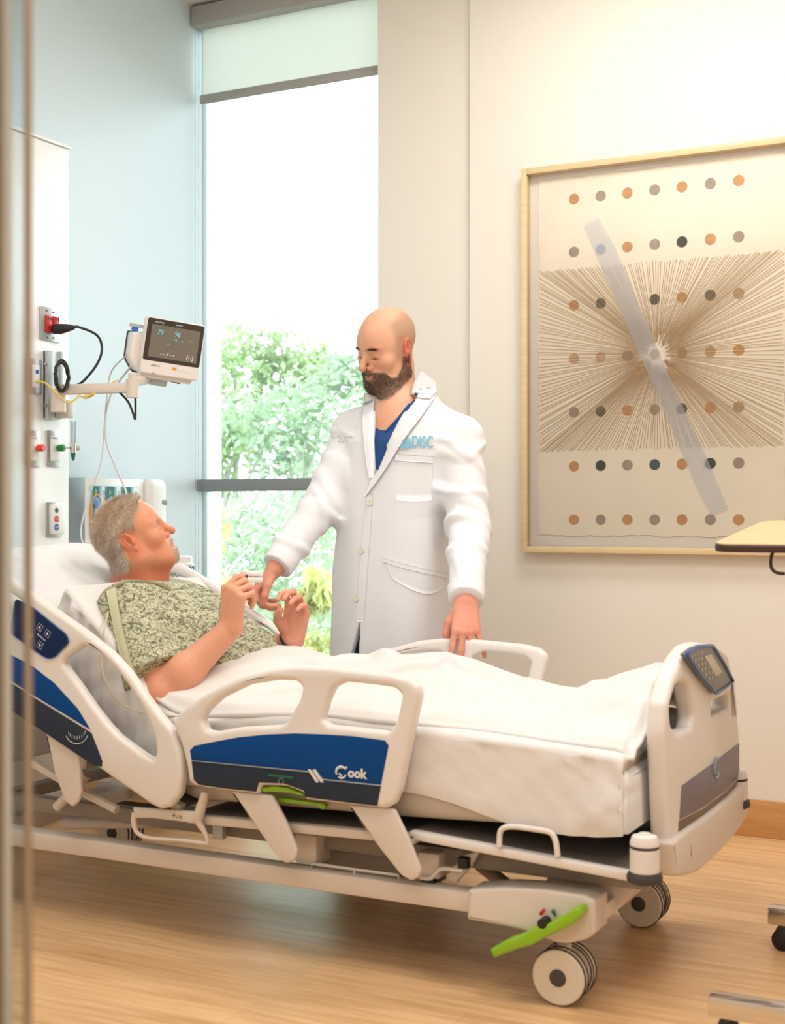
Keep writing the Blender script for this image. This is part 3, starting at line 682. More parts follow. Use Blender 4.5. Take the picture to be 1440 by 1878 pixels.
tn = N.new('ShaderNodeBsdfTransparent'); df = N.new('ShaderNodeBsdfDiffuse'); df.inputs[0].default_value = rgb(232, 236, 248); ts = N.new('ShaderNodeBsdfTranslucent'); ts.inputs[0].default_value = rgb(240, 242, 250)
nv = N.new('ShaderNodeTexNoise'); nv.inputs['Scale'].default_value = 9; mv = N.new('ShaderNodeMapRange'); mv.inputs[3].default_value = .48; mv.inputs[4].default_value = .62; L.new(nv.outputs['Fac'], mv.inputs[0])
xa = N.new('ShaderNodeMixShader'); xa.inputs[0].default_value = .45; L.new(df.outputs[0], xa.inputs[1]); L.new(ts.outputs[0], xa.inputs[2])
xb = N.new('ShaderNodeMixShader'); L.new(mv.outputs[0], xb.inputs[0]); L.new(tn.outputs[0], xb.inputs[1]); L.new(xa.outputs[0], xb.inputs[2]); L.new(xb.outputs[0], N['Material Output'].inputs[0])
vp = [SY(x, y, YA - .006) for (x, y) in ((1070, 412), (1098, 396), (1130, 455), (1190, 600), (1240, 720), (1292, 830), (1337, 933), (1306, 946), (1280, 900), (1215, 745), (1160, 620), (1110, 505))]
meshobj('vellum_strip', vp, [(0, 1, 2, 11), (11, 2, 3, 10), (10, 3, 4, 9), (9, 4, 5, 8), (8, 5, 6, 7)], 'vellum', af)
box('glazing', (fx0 + tw, YO + .012, fz0 + tw), (fx1 - tw, YO + .014, fz1 - tw), 'picture_glass', af)

# ---- glass door at the room entrance
gd = thing('glass_door', 'open glass sliding door with beige metal edge at the left', 'door', (-1.0, 1.03, 0))
ya_ = 1.03
box('edge_stile', (SY(45, 900, ya_ - .004).x, ya_ - .004, .01), (SY(58, 900, ya_ + .004).x, ya_ + .004, 2.6), 'stile', gd, .003)
box('pane', (SY(-60, 900, ya_).x, ya_ - .005, .01), (SY(45, 900, ya_).x, ya_ + .005, 2.6), 'door_glass', gd)
box('door_post', (SY(-90, 900, ya_ - .03).x, ya_ - .045, 0), (SY(9, 900, ya_ - .03).x, ya_ - .03, 2.65), 'post_dark', gd, .003)

# ---- overbed table
ot = thing('overbed_table', 'overbed table with pale wood top, dark edge and chrome base', 'table', (-.35, 3.1, 0))
zt = 1.012; C0 = SZ(1304, 998, zt)
ang = math.radians(9.5); e1 = Vector((math.cos(ang + 0), math.sin(ang + 0), 0)); e2 = Vector((-e1.y, e1.x, 0))
dirv = cv(.52, 0, -.855); e2 = Vector((dirv.x, dirv.y, 0)).normalized(); e1 = Vector((e2.y, -e2.x, 0))
def tp(a, b_, z): return C0 + e1 * a + e2 * b_ + Vector((0, 0, z - zt + b_ * .125))
def tplate(name, pts, z0, th, m, bevel, rnd):
    me = curve_mesh([fillet([Vector(p) for p in pts], rnd, 6)], th / 2, bevel)
    for v in me.vertices: v.co = tp(v.co.x, v.co.y, z0 + th / 2 + v.co.z)
    return link(name, me, m, ot, SM)
tplate('edge_band', [(0, 0), (.80, 0), (.80, .42), (0, .42)], zt - .019, .018, 'table_edge', .004, .04)
tplate('table_top', [(.003, .003), (.797, .003), (.797, .417), (.003, .417)], zt - .0012, .0025, 'table_top', .0005, .04)
hp = [SY(1440, 1018, C0.y + .1), ]
tube('height_lever', [tp(.135, .05, zt - .02), tp(.128, .05, zt - .035), tp(.128, .05, zt - .06), tp(.14, .05, zt - .072), tp(.16, .05, zt - .074)], .004, 'table_edge', ot, 8, 4)
l1, l2 = SZ(1303, 1916, 0), SZ(1411, 1738, 0)
for (lp, nmz) in ((l1, 0), (l2, 1)):
    q = lp + Vector((0, 0, .085)); obox('base_leg', q + Vector((.33, 0, 0)), (.66, .045, .042), Matrix.Identity(3), 'chrome', ot, .004)
    for dx in (.035, .60):
        c0 = lp + Vector((dx, 0, 0)); lathe('caster_stem', [(.012, .045), (.012, .068)], c0, (0, 0, 1), 'dark_grey', ot, 12)
        cw = lathe('caster', [(.022, -.018), (.027, -.014), (.027, -.004), (.02, -.002), (.02, .002), (.027, .004), (.027, .014), (.022, .018)], c0 + Vector((0, 0, .027)), (0, 1, 0), 'black', ot, 20)
        box('hood', (c0.x - .018, c0.y - .012, .028), (c0.x + .022, c0.y + .012, .056), 'dark_grey', cw, .006)
ym = (l1.y + l2.y) / 2; xm = l1.x + .6
box('cross_bar', (xm - .03, l1.y, .066), (xm + .03, l2.y, .105), 'chrome', ot, .004)
box('column', (xm - .03, ym - .045, .10), (xm + .03, ym + .045, zt - .06), 'chrome', ot, .006)
box('support_arm', (xm - .22, ym - .03, zt - .06), (xm + .03, ym + .03, zt - .005), 'table_edge', ot, .004)

# =================================================================== the bed
BX0, BX1 = -2.86, -.82
bed = thing('hospital_bed', 'white electric hospital bed with blue side rail panels, back raised', 'bed', (-1.8, 3.18, 0))
YN = 2.76                              # outer face of the near rails
def pn(L, Y=YN): return [SY(x, y, Y) for (x, y) in L]
RAIL = [(317, 1326), (326, 1308), (373, 1274), (405, 1257), (439, 1242), (494, 1227), (543, 1222), (600, 1224), (647, 1229), (717, 1237), (751, 1246), (766, 1259), (769, 1272), (767, 1288), (748, 1374), (732, 1451), (722, 1475), (706, 1484), (630, 1475), (558, 1467), (555, 1455), (522, 1442), (477, 1441), (472, 1457), (415, 1451), (362, 1443), (345, 1435), (340, 1402), (331, 1367), (321, 1343)]
HOLE1 = [(369, 1322), (376, 1306), (404, 1281), (456, 1256), (508, 1248), (541, 1249), (553, 1260), (548, 1284), (524, 1325), (513, 1331), (439, 1335), (392, 1343), (377, 1340)]
HOLE2 = [(599, 1286), (611, 1262), (633, 1251), (680, 1256), (722, 1262), (736, 1275), (725, 1326), (712, 1343), (660, 1337), (602, 1331), (590, 1320)]
BLUE = [(349, 1376), (357, 1368), (400, 1359), (439, 1352), (490, 1347), (543, 1345), (600, 1347), (647, 1350), (706, 1358), (713, 1367), (699, 1439), (593, 1428), (580, 1411), (567, 1414), (352, 1394)]
NAVY = [(352, 1396), (567, 1417), (580, 1433), (593, 1431), (699, 1442), (692, 1478), (640, 1472), (561, 1462), (558, 1450), (522, 1437), (475, 1435), (470, 1452), (412, 1446), (365, 1439), (356, 1430)]
HRAIL = [(-55, 1085), (-30, 1050), (0, 1052), (60, 1092), (100, 1121), (150, 1156), (200, 1196), (233, 1232), (267, 1281), (290, 1312), (318, 1345), (331, 1383), (333, 1427), (327, 1460), (310, 1481), (293, 1485), (276, 1477), (233, 1447), (167, 1401), (100, 1355), (60, 1330), (0, 1290), (-40, 1262), (-60, 1200)]
HHOLE = [(113, 1218), (118, 1206), (140, 1192), (152, 1184), (178, 1195), (210, 1226), (233, 1257), (262, 1302), (282, 1350), (285, 1383), (279, 1394), (262, 1385), (214, 1350), (192, 1326), (170, 1298), (140, 1255)]
HHOLE2 = [(-30, 1080), (-12, 1072), (20, 1090), (40, 1104), (30, 1110), (10, 1140), (-10, 1160), (-30, 1150)]
HBLUE = [(-20, 1185), (0, 1190), (60, 1222), (100, 1253), (143, 1300), (166, 1338), (60, 1274), (-20, 1222)]
HNAVY = [(-20, 1226), (60, 1278), (168, 1344), (188, 1396), (187, 1406), (173, 1404), (60, 1328), (-20, 1276)]
PAD = [(30, 1098), (60, 1113), (123, 1164), (128, 1178), (101, 1206), (88, 1208), (60, 1190), (20, 1160)]
TR = .036
def rail(kind, pos, sgn, label):
    """kind foot/head; pos = Y of the outer face; sgn = +1 body lies at larger Y (near rail), -1 mirrored far rail"""
    def sh(o): return o
    Yoff = pos - YN
    def P(L): return [p + Vector((0, Yoff, 0)) for p in pn(L)]
    th = TR * sgn
    out = -sgn                                   # outward direction along Y
    if kind == 'foot':
        r = plate('side_rail', P(RAIL), th, 'bed_white', bed, [P(HOLE1), P(HOLE2)], .013, 'Y', pos, .006, 4)
        plate('blue_panel', P(BLUE), .003 * out, 'blue', r, axis='Y', pos=pos - .0012 * out, bevel=.0006)
        plate('dark_panel', P(NAVY), .003 * out, 'navy', r, axis='Y', pos=pos - .0012 * out, bevel=.0006)
    else:
        r = plate('side_rail', P(HRAIL), th, 'bed_white', bed, [P(HHOLE), P(HHOLE2)], .013, 'Y', pos, .008, 4)
        plate('blue_panel', P(HBLUE), .003 * out, 'blue', r, axis='Y', pos=pos - .0012 * out, bevel=.0006)
        plate('dark_panel', P(HNAVY), .003 * out, 'navy', r, axis='Y', pos=pos - .0012 * out, bevel=.0006)
        inn = sgn if sgn < 0 else -1
        yp = pos if sgn > 0 else pos - TR       # pad on the face turned to the room
        pd = P(PAD)
        plate('control_pad', pd, -.004, 'pad_navy', r, axis='Y', pos=yp + .001, bevel=.001, rnd=.006)
        tube('pad_rim', fillet([Vector((p.x, yp - .003, p.z)) for p in pd], .012, 3), .0016, 'rim_blue', r, 6, closed=True)
        ux = (pd[2] - pd[1]).normalized(); uz = Vector((-ux.z, 0, ux.x))
        c = sum(pd, Vector()) / len(pd); c.y = yp - .0036
        for (a, b_, d) in ((-.012, .016, 1), (.018, .016, 1), (-.03, -.022, -1), (.012, -.024, -1)):
            q = c + ux * a + uz * b_; s = .0085
            k = [q + ux * s + uz * s, q - ux * s + uz * s, q - ux * s - uz * s, q + ux * s - uz * s]
            tube('button_outline', k, .0006, 'white_print', r, 4, closed=True)
            meshobj('arrow', [q + uz * .005 * d + Vector((0, -.0004, 0)), q - uz * .003 * d - ux * .005 + Vector((0, -.0004, 0)), q - uz * .003 * d + ux * .005 + Vector((0, -.0004, 0))], [(0, 1, 2)], 'white_print', r)
        text('lettering', 'Backrest', .009, c + Vector((0, -.0004, 0)) + ux * .006 - uz * .003, ux, uz, 'white_print', r, .0002)
    r['label'] = label
    return r
rf = rail('foot', YN, 1, 'near foot-side rail with blue and dark grey panel')
rh = rail('head', YN, 1, 'near head-side rail tilted with the raised back')
YF2 = 3.60
rail('foot', YF2, -1, 'far foot-side rail beside the white coat'); rail('head', YF2, -1, 'far head-side rail behind the patient')
# print on the near foot rail
Yp = YN - .0035
def ln(name, a, b_, m, w=.0016, parent=rf, Y=Yp):
    tube(name, pn([a, b_], Y), w, m, parent, 4)
ln('stripe', (352, 1395), (567, 1416), 'grey_print', .0011); ln('stripe', (593, 1430), (699, 1441), 'grey_print', .0011)
for dx in (0, 9):
    plate('slash', pn([(565 + dx, 1411), (570 + dx, 1411), (585 + dx, 1435), (580 + dx, 1435)], Yp), -.001, 'white_print', rf, axis='Y', pos=Yp)
plate('level_bar', pn([(492, 1419), (538, 1424), (538, 1428), (492, 1423)], Yp), -.001, 'oxygen_green', rf, axis='Y', pos=Yp)
tube('lamp_ring', [SY(515.5 + 4.5 * math.cos(t), 1432.5 + 5.2 * math.sin(t), Yp) for t in np.linspace(0, 6.283, 17)[:-1]], .0007, 'grey_print', rf, 5, closed=True)
ux = (pn([(699, 1440)])[0] - pn([(593, 1429)])[0]).normalized(); uz = Vector((-ux.z, 0, ux.x))
text('lettering', 'ook', .030, SY(655, 1419, Yp) + Vector((0, -.0005, 0)), ux, uz, 'white_print', rf, .0004, 0, .0012)
c = SY(626, 1417, Yp); add = ([], [])
for k, (a0, a1, r0, w) in enumerate(((.5, 3.6, .0135, .0034), (3.9, 6.0, .0125, .0026), (3.3, 5.2, .006, .002))):
    tube('s', [c + ux * r0 * math.cos(t) + uz * r0 * math.sin(t) for t in np.linspace(a0, a1, 14)], [w * .2, w, w, w * .5], None, seg=6, add=add)
tube('s', [c + ux * .011 + uz * .011, c + ux * .014 + uz * .014], .003, None, seg=6, add=add)
meshobj('swirl_logo', add[0], add[1], 'white_print', rf)
# angle gauge on the head rail
c = SY(141, 1335, Yp); add = ([], [])
tube('g', [SY(141 + 21 * math.cos(t), 1341 + 23 * math.sin(t), Yp) for t in np.linspace(.35, 2.75, 16)], .0010, None, seg=5, add=add)
for t in np.linspace(.45, 2.65, 9): tube('g', [SY(141 + 17 * math.cos(t), 1341 + 18 * math.sin(t) - 3, Yp), SY(141 + 17 * math.cos(t), 1341 + 18 * math.sin(t) - 9, Yp)], .0008, None, seg=4, add=add)
meshobj('angle_gauge', add[0], add[1], 'white_print', rh)
# support blades under the near rails, mirrored on the far side
BL = [[(418, 1452), (440, 1455), (494, 1460), (520, 1510), (541, 1562), (536, 1580), (521, 1586), (506, 1577), (470, 1525)],
      [(634, 1478), (660, 1480), (719, 1486), (745, 1540), (768, 1597), (764, 1611), (751, 1618), (732, 1608), (690, 1555)],
      [(78, 1345), (110, 1365), (140, 1388), (143, 1455), (138, 1472), (127, 1482), (113, 1470), (95, 1420)]]
for B in BL:
    for (pos, s) in ((YN - .010, 1), (YF2 + .010, -1)):
        q = [p + Vector((0, pos - YN, 0)) for p in pn(B)]
        plate('support_blade', q, .014 * s, 'bed_beige', bed, axis='Y', pos=pos + .02 * s, bevel=.005, rnd=.006)
plate('release_handle', pn([(478, 1446), (500, 1443), (525, 1446), (552, 1456), (554, 1461), (530, 1455), (500, 1453), (480, 1453)], YN + .004), .018, 'green', bed, axis='Y', pos=YN + .008, bevel=.002)
plate('release_lever', pn([(503, 1463), (590, 1474), (596, 1480), (590, 1486), (578, 1478), (510, 1472)], YN + .03), .02, 'green', bed, axis='Y', pos=YN + .034, bevel=.002)
# footboard
XF = BX1
def pf(L, X=XF): return [SX(x, y, X) for (x, y) in L]
FB = [(1229, 1560), (1224, 1441), (1220, 1345), (1223, 1290), (1237, 1240), (1255, 1203), (1270, 1184), (1288, 1178), (1318, 1184), (1336, 1199), (1344, 1232), (1352, 1303), (1357, 1344), (1356, 1440), (1345, 1465)]
fb = plate('footboard', pf(FB), -.045, 'bed_white', bed, [pf([(1229, 1300), (1236, 1264), (1252, 1250), (1265, 1256), (1274, 1313), (1271, 1335), (1242, 1346), (1231, 1326)]), pf([(1306, 1290), (1336, 1274), (1336, 1299), (1306, 1315)]), pf([(1341, 1266), (1346, 1262), (1350, 1310), (1345, 1315)])], .014, 'X', XF, .012, 4)
fb['label'] = 'moulded footboard with cut-out handles'
plate('purple_band', pf([(1250, 1441), (1280, 1419), (1303, 1403), (1330, 1382), (1355, 1363), (1355, 1425), (1330, 1450), (1290, 1480), (1246, 1503)]), .003, 'foot_purple', fb, axis='X', pos=XF - .001, bevel=.0008)
plate('brown_band', pf([(1245, 1506), (1290, 1483), (1330, 1453), (1354, 1429), (1349, 1442), (1320, 1476), (1280, 1508), (1244, 1525)]), .003, 'foot_brown', fb, axis='X', pos=XF - .001, bevel=.0008)
text('lettering', 'Look', .035, SX(1312, 1432, XF + .0025), (0, 1, 0), (0, 0, 1), 'grey_print', fb, .0003)
add = ([], []); c = SX(1314, 1410, XF + .003)
for k, (a0, a1, r0, w) in enumerate(((.5, 3.6, .024, .006), (3.9, 6.0, .022, .005), (3.3, 5.2, .010, .004))):
    tube('s', [c + Vector((0, r0 * math.cos(t), r0 * math.sin(t))) for t in np.linspace(a0, a1, 14)], [w * .2, w, w, w * .5], None, seg=6, add=add)
meshobj('swirl_logo', add[0], add[1], 'grey_print', fb)
text('lettering', 'LINET', .018, SX(1342, 1418, XF + .0025), (0, 1, 0), (0, 0, 1), 'grey_print', fb, .0003) if False else None
sc_ = plate('control_screen', pf([(1256, 1200), (1275, 1186), (1305, 1184), (1324, 1214), (1343, 1250), (1311, 1272), (1283, 1240)], XF + .01), .016, 'screen_grey', fb, axis='X', pos=XF - .003, bevel=.003, rnd=.008)
tube('screen_rim', fillet([p + Vector((.013 - .01, 0, 0)) for p in pf([(1256, 1200), (1275, 1186), (1305, 1184), (1324, 1214), (1343, 1250), (1311, 1272), (1283, 1240)], XF + .01)], .014, 3), .0045, 'rim_blue', fb, 8, closed=True)
plate('lcd', pf([(1292, 1204), (1304, 1200), (1325, 1232), (1313, 1240)], XF + .013), .001, 'lcd', fb, axis='X', pos=XF + .013)
add = ([], [])
for i in range(6):
    for j in range(4):
        q = SX(1269 + j * 6 + i * 6.3, 1204 - j * 2.2 + i * 8.2, XF + .0135)
        lathe('k', [(.004, 0), (.004, .001)], q, (1, 0, 0), None, None, 8, add)
k_ = meshobj('keypad', add[0], add[1], 'lcd', fb); k_['kind'] = 'stuff'
lathe('status_light', [(.003, 0), (.003, .001)], SX(1310, 1256, XF + .0135), (1, 0, 0), 'green', fb, 10)
LP = [(1222, 1545), (1249, 1522), (1290, 1494), (1330, 1462), (1357, 1434), (1364, 1440), (1363, 1492), (1348, 1518), (1329, 1543), (1300, 1572), (1272, 1597), (1250, 1604), (1228, 1607)]
lp = plate('foot_bumper', pf(LP), .045, 'bed_beige', bed, axis='X', pos=XF - .03, bevel=.010, rnd=.01, res=3)
text('lettering', '.|', .03, SX(1268, 1560, XF + .0155), (0, 1, 0), (0, 0, 1), 'foot_brown', lp, .0003)
for (Yb, nm) in ((2.775, 0), (3.60, 1)):
    c = Vector((XF - .01, Yb, SY(1198, 1612, 2.775).z))
    lathe('corner_bumper', [(.026, .012), (.031, .014), (.031, .062), (.028, .063), (.028, .068), (.031, .069), (.031, .076), (.026, .088), (.012, .092), (.012, .094)], c, (0, 0, 1), 'bed_white', bed, 28)
    lathe('bumper_roller', [(.030, -.010), (.037, -.006), (.038, .004), (.034, .012), (.03, .013)], c, (0, 0, 1), 'dark_rubber', bed, 28)
    lathe('bumper_groove', [(.0295, .062), (.0305, .0635), (.0305, .067), (.0295, .0685)], c, (0, 0, 1), 'dark_rubber', bed, 28)
# headboard
hb = box('headboard', (BX0 - .04, 2.80, .34), (BX0, 3.58, .90), 'bed_white', bed, .018, 4)
box('inlay', (BX0 - .001, 2.92, .5), (BX0 + .003, 3.46, .8), 'blue', hb, .001)
# deck (foot part) and its side tube
d0, d1 = SY(750, 1524, 2.80), SY(1172, 1604, 2.80)
def slab(name, P0, P1, y0, y1, th, m, bevel=.004):
    """plank along P0->P1 (X,Z), from y0 to y1, thickness th below"""
    a = Vector((P0.x, 0, P0.z)); b_ = Vector((P1.x, 0, P1.z)); d = (b_ - a); l = d.length; d /= l; n = Vector((-d.z, 0, d.x))
    M = Matrix((d, Vector((0, 1, 0)), n)).transposed()
    c = (a + b_) / 2 - n * th / 2; c.y = (y0 + y1) / 2
    return obox(name, c, (l, abs(y1 - y0), th), M, m, bed, bevel)
dd0 = Vector((d0.x - .55, 0, d0.z + (d0.z - d1.z) / (d1.x - d0.x) * .10))
slab('foot_deck', d0, d1, 2.83, 3.53, .012, 'deck_grey')
slab('deck_side_tube', d0, d1, 2.802, 2.83, .020, 'bed_white'); slab('deck_side_tube', d0, d1, 3.53, 3.558, .020, 'bed_white')
s0, s1 = SY(340, 1494, 2.80), SY(760, 1532, 2.80)
slab('seat_deck', s0, s1, 2.83, 3.53, .012, 'deck_grey'); slab('seat_side_tube', s0, s1, 2.802, 2.83, .022, 'bed_beige'); slab('seat_side_tube', s0, s1, 3.53, 3.558, .022, 'bed_beige')
b0, b1 = SY(330, 1478, 2.80), SY(20, 1288, 2.80)
slab('back_deck', b1, b0, 2.83, 3.53, .012, 'deck_grey'); slab('back_side_tube', b1, b0, 2.802, 2.83, .022, 'bed_beige'); slab('back_side_tube', b1, b0, 3.53, 3.558, .022, 'bed_beige')
tube('mattress_stop', pn([(916, 1553), (917, 1528), (925, 1518), (945, 1516), (990, 1522), (1010, 1527), (1019, 1542), (1023, 1570)], 2.80), .0065, 'bed_white', bed, 10, 3)
# lifting frame: upper beams
u0, u1 = SY(60, 1470, 2.88), SY(1160, 1612, 2.88)
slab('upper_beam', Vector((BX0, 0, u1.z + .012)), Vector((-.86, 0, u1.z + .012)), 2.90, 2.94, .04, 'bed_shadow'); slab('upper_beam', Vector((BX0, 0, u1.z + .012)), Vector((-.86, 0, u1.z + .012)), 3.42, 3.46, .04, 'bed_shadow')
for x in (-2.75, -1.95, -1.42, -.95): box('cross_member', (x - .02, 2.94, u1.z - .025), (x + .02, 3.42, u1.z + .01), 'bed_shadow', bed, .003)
# base beams
for (ya, yb_) in ((2.83, 2.885), (3.475, 3.53)):
    t0, t1 = SY(62, 1520, 2.83), SY(858, 1637, 2.83); u_, l_ = SY(500, 1587, 2.83).z, SY(500, 1622, 2.83).z
    box('base_beam', (BX0, ya, l_), (SY(865, 1650, 2.83).x, yb_, u_), 'bed_beige', bed, .006)
    q = [SY(x, y, 2.815) for (x, y) in ((858, 1632), (922, 1628), (1000, 1632), (1070, 1642), (1092, 1652), (1092, 1712), (1075, 1724), (1040, 1732), (1020, 1730), (960, 1708), (930, 1700), (856, 1687))]
    plate('wheel_housing', q, .09, 'bed_beige', bed, axis='Y', pos=ya - .015, bevel=.008, rnd=.006)
box('base_cross', (-1.03, 2.88, SY(500, 1622, 2.83).z + .01), (-.95, 3.48, SY(500, 1587, 2.83).z), 'bed_beige', bed, .005)
box('base_cross', (-2.80, 2.88, SY(500, 1622, 2.83).z), (-2.72, 3.48, SY(500, 1587, 2.83).z), 'bed_beige', bed, .005)
# column arm from base to deck at the foot (sloping plate) and actuator
q = [SY(x, y, 2.95) for (x, y) in ((985, 1640), (1010, 1600), (1140, 1610), (1180, 1612), (1140, 1660), (1075, 1690), (1030, 1680))]
plate('lift_plate', q, .45, 'bed_beige', bed, axis='Y', pos=2.95, bevel=.004)
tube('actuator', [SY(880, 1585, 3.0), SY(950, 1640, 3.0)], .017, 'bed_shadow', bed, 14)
tube('actuator_rod', [SY(850, 1560, 3.0), SY(890, 1592, 3.0)], .010, 'chrome', bed, 12)
obx0 = SY(560, 1575, 2.87)
box('drive_box', (SY(540, 1560, 2.86).x, 2.86, SY(560, 1585, 2.86).z), (SY(580, 1560, 2.86).x, 2.95, SY(560, 1530, 2.86).z), 'bed_beige', bed, .006)
box('drive_box', (SY(765, 1560, 2.86).x, 2.86, SY(790, 1612, 2.86).z), (SY(805, 1560, 2.86).x, 2.95, SY(790, 1565, 2.86).z), 'bed_beige', bed, .006)
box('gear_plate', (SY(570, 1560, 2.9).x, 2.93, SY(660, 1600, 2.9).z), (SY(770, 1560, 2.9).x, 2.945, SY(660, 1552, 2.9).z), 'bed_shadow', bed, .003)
box('motor', (SY(610, 1560, 2.99).x, 2.99, SY(660, 1606, 2.99).z), (SY(750, 1560, 2.99).x, 3.10, SY(660, 1560, 2.99).z), 'black', bed, .008)
for (px, py) in ((590, 1556), (596, 1567)): lathe('bolt', [(.007, 0), (.007, .006), (.004, .007)], SY(px, py, 2.93), (0, -1, 0), 'chrome', bed, 12)
add = ([], [])
fr = pn([(572, 1584), (572, 1594), (731, 1617), (731, 1605)], 2.855)
tube('f', fr, .0035, None, seg=6, add=add); tube('f', [fr[0], fr[3]], .0035, None, seg=6, add=add); tube('f', pn([(650, 1597), (650, 1606)], 2.855), .003, None, seg=6, add=add)
meshobj('accessory_rail', add[0], add[1], 'bed_white', bed, SM)
tube('brake_rod', pn([(772, 1610), (790, 1611), (800, 1600), (812, 1593), (850, 1597)], 2.855), .005, 'bed_white', bed, 8, 3)
box('rod_clamp', (SY(842, 1590, 2.86).x, 2.85, SY(850, 1592, 2.86).z), (SY(860, 1590, 2.86).x, 2.90, SY(850, 1572, 2.86).z), 'black', bed, .003)
plate('rod_bracket', pn([(822, 1612), (845, 1570), (880, 1560), (862, 1592), (835, 1620)], 2.87), .02, 'bed_beige', bed, axis='Y', pos=2.87, bevel=.003)
box('rod_foot', (SY(775, 1612, 2.87).x, 2.86, SY(790, 1622, 2.87).z), (SY(800, 1612, 2.87).x, 2.93, SY(790, 1612, 2.87).z), 'black', bed, .003)
# linen holder hoop below the seat section
hp_ = pn([(247, 1490), (246, 1510), (253, 1528), (275, 1537), (330, 1541), (375, 1546), (381, 1543), (376, 1527), (366, 1510), (365, 1495), (374, 1465), (376, 1452)], 2.79)
tube('linen_hoop', hp_, [.008, .008, .006, .005, .005, .005, .005, .006, .010, .014, .012, .008], 'bed_beige', bed, 10, 4)
plate('hoop_plate', pn([(245, 1480), (300, 1484), (355, 1488), (366, 1492), (362, 1510), (330, 1506), (280, 1500), (250, 1500)], 2.79), .014, 'bed_beige', bed, axis='Y', pos=2.785, bevel=.004)
text('lettering', '+-=', .022, SY(325, 1498, 2.784), (1, 0, -.1), (.1, 0, 1), 'foot_brown', bed, .0003)
# scissor arms near the head end
tube('lift_arm', [Vector((-2.55, 2.96, .22)), Vector((-2.02, 2.96, u1.z))], .02, 'bed_beige', bed, 12); tube('lift_arm', [Vector((-2.55, 3.40, .22)), Vector((-2.02, 3.40, u1.z))], .02, 'bed_beige', bed, 12)
tube('back_strut', [Vector((-2.5, 2.87, u1.z)), Vector((SY(160, 1420, 2.87).x, 2.87, SY(160, 1420, 2.87).z))], .014, 'bed_beige', bed, 10)
tube('back_brace', pn([(62, 1400), (150, 1452), (215, 1485)], 2.84), .012, 'bed_beige', bed, 8)
add = ([], [])
tube('h', [Vector((-2.3, 3.05, .30)), Vector((-2.2, 3.05, .24)), Vector((-2.0, 3.06, .25)), Vector((-1.9, 3.05, .31))], .009, None, seg=8, smooth_n=6, add=add)
tube('h', [Vector((-2.1, 3.1, .32)), Vector((-1.95, 3.1, .26)), Vector((-1.75, 3.1, .30))], .008, None, seg=8, smooth_n=6, add=add)
meshobj('cable_harness', add[0], add[1], 'black', bed, SM)
box('bracket_tab', (SY(389, 1560, 2.86).x, 2.86, SY(400, 1540, 2.86).z), (SY(408, 1560, 2.86).x, 2.88, SY(400, 1512, 2.86).z), 'alu', bed, .003)
# castors
def castor(x, y, label=None):
    r = .0635
    w = lathe('castor', [(.02, -.044), (r - .006, -.044), (r - .002, -.040), (r - .002, -.014), (.03, -.012), (.03, .012), (r - .002, .014), (r - .002, .040), (r - .006, .044), (.02, .044)], (x, y, r), (0, 1, 0), 'wheel_cream', bed, 40)
    for s in (-1, 1):
        tube('tyre', [Vector((x + (r - .006) * math.cos(t), y + s * .019, r + (r - .006) * math.sin(t))) for t in np.linspace(0, 6.283, 41)[:-1]], .006, 'dark_rubber', w, 8, closed=True)
        tube('tyre', [Vector((x + (r - .006) * math.cos(t), y + s * .036, r + (r - .006) * math.sin(t))) for t in np.linspace(0, 6.283, 41)[:-1]], .006, 'dark_rubber', w, 8, closed=True)
        lathe('hub', [(.019, 0), (.019, .0025), (.016, .004)], (x, y + s * .0435, r), (0, s, 0), 'dark_grey', w, 24)
    lathe('castor_fork', [(.016, .05), (.016, .13)], (x, y, .0), (0, 0, 1), 'bed_beige', bed, 16)
cw = SZ(1036, 1835, 0)
for (x, y) in ((cw.x, 2.862), (cw.x - .01, 3.495), (-2.78, 2.862), (-2.78, 3.495)): castor(x, y)
pd_ = [SY(x, y, 2.80) for (x, y) in ((908, 1735), (940, 1718), (965, 1710), (985, 1696), (1010, 1690), (1040, 1675), (1062, 1660), (1073, 1660), (1076, 1672), (1060, 1688), (1030, 1703), (1010, 1712), (985, 1727), (955, 1735), (914, 1751))]
pe = plate('brake_pedal', pd_, -.045, 'green', bed, axis='Y', pos=2.815, bevel=.005, rnd=.004)
pe['label'] = 'bright green brake pedal'
lathe('pedal_axle', [(.011, 0), (.011, .03)], SY(1003, 1688, 2.80), (0, -1, 0), 'black', bed, 16)
for (m, a0, a1) in (('red', 2.9, 2.0), ('button_green', 1.1, .2)):
    tube('brake_arrow', [SY(1005 + 14 * math.cos(t), 1683 - 16 * math.sin(t), 2.806) for t in np.linspace(a0, a1, 7)], [.001, .006, .004, .0035, .0035], m, bed, 6)

# =================================================================== mattress, linen, pillow
YM0, YM1 = 2.815, 3.545
mt = thing('mattress', 'thick mattress under a white fitted sheet, bent with the raised back', 'mattress', (-1.6, 3.18, .4))
def mx(px, py):
    p = SY(px, py, YM0); p.x = min(p.x, -.896); return p
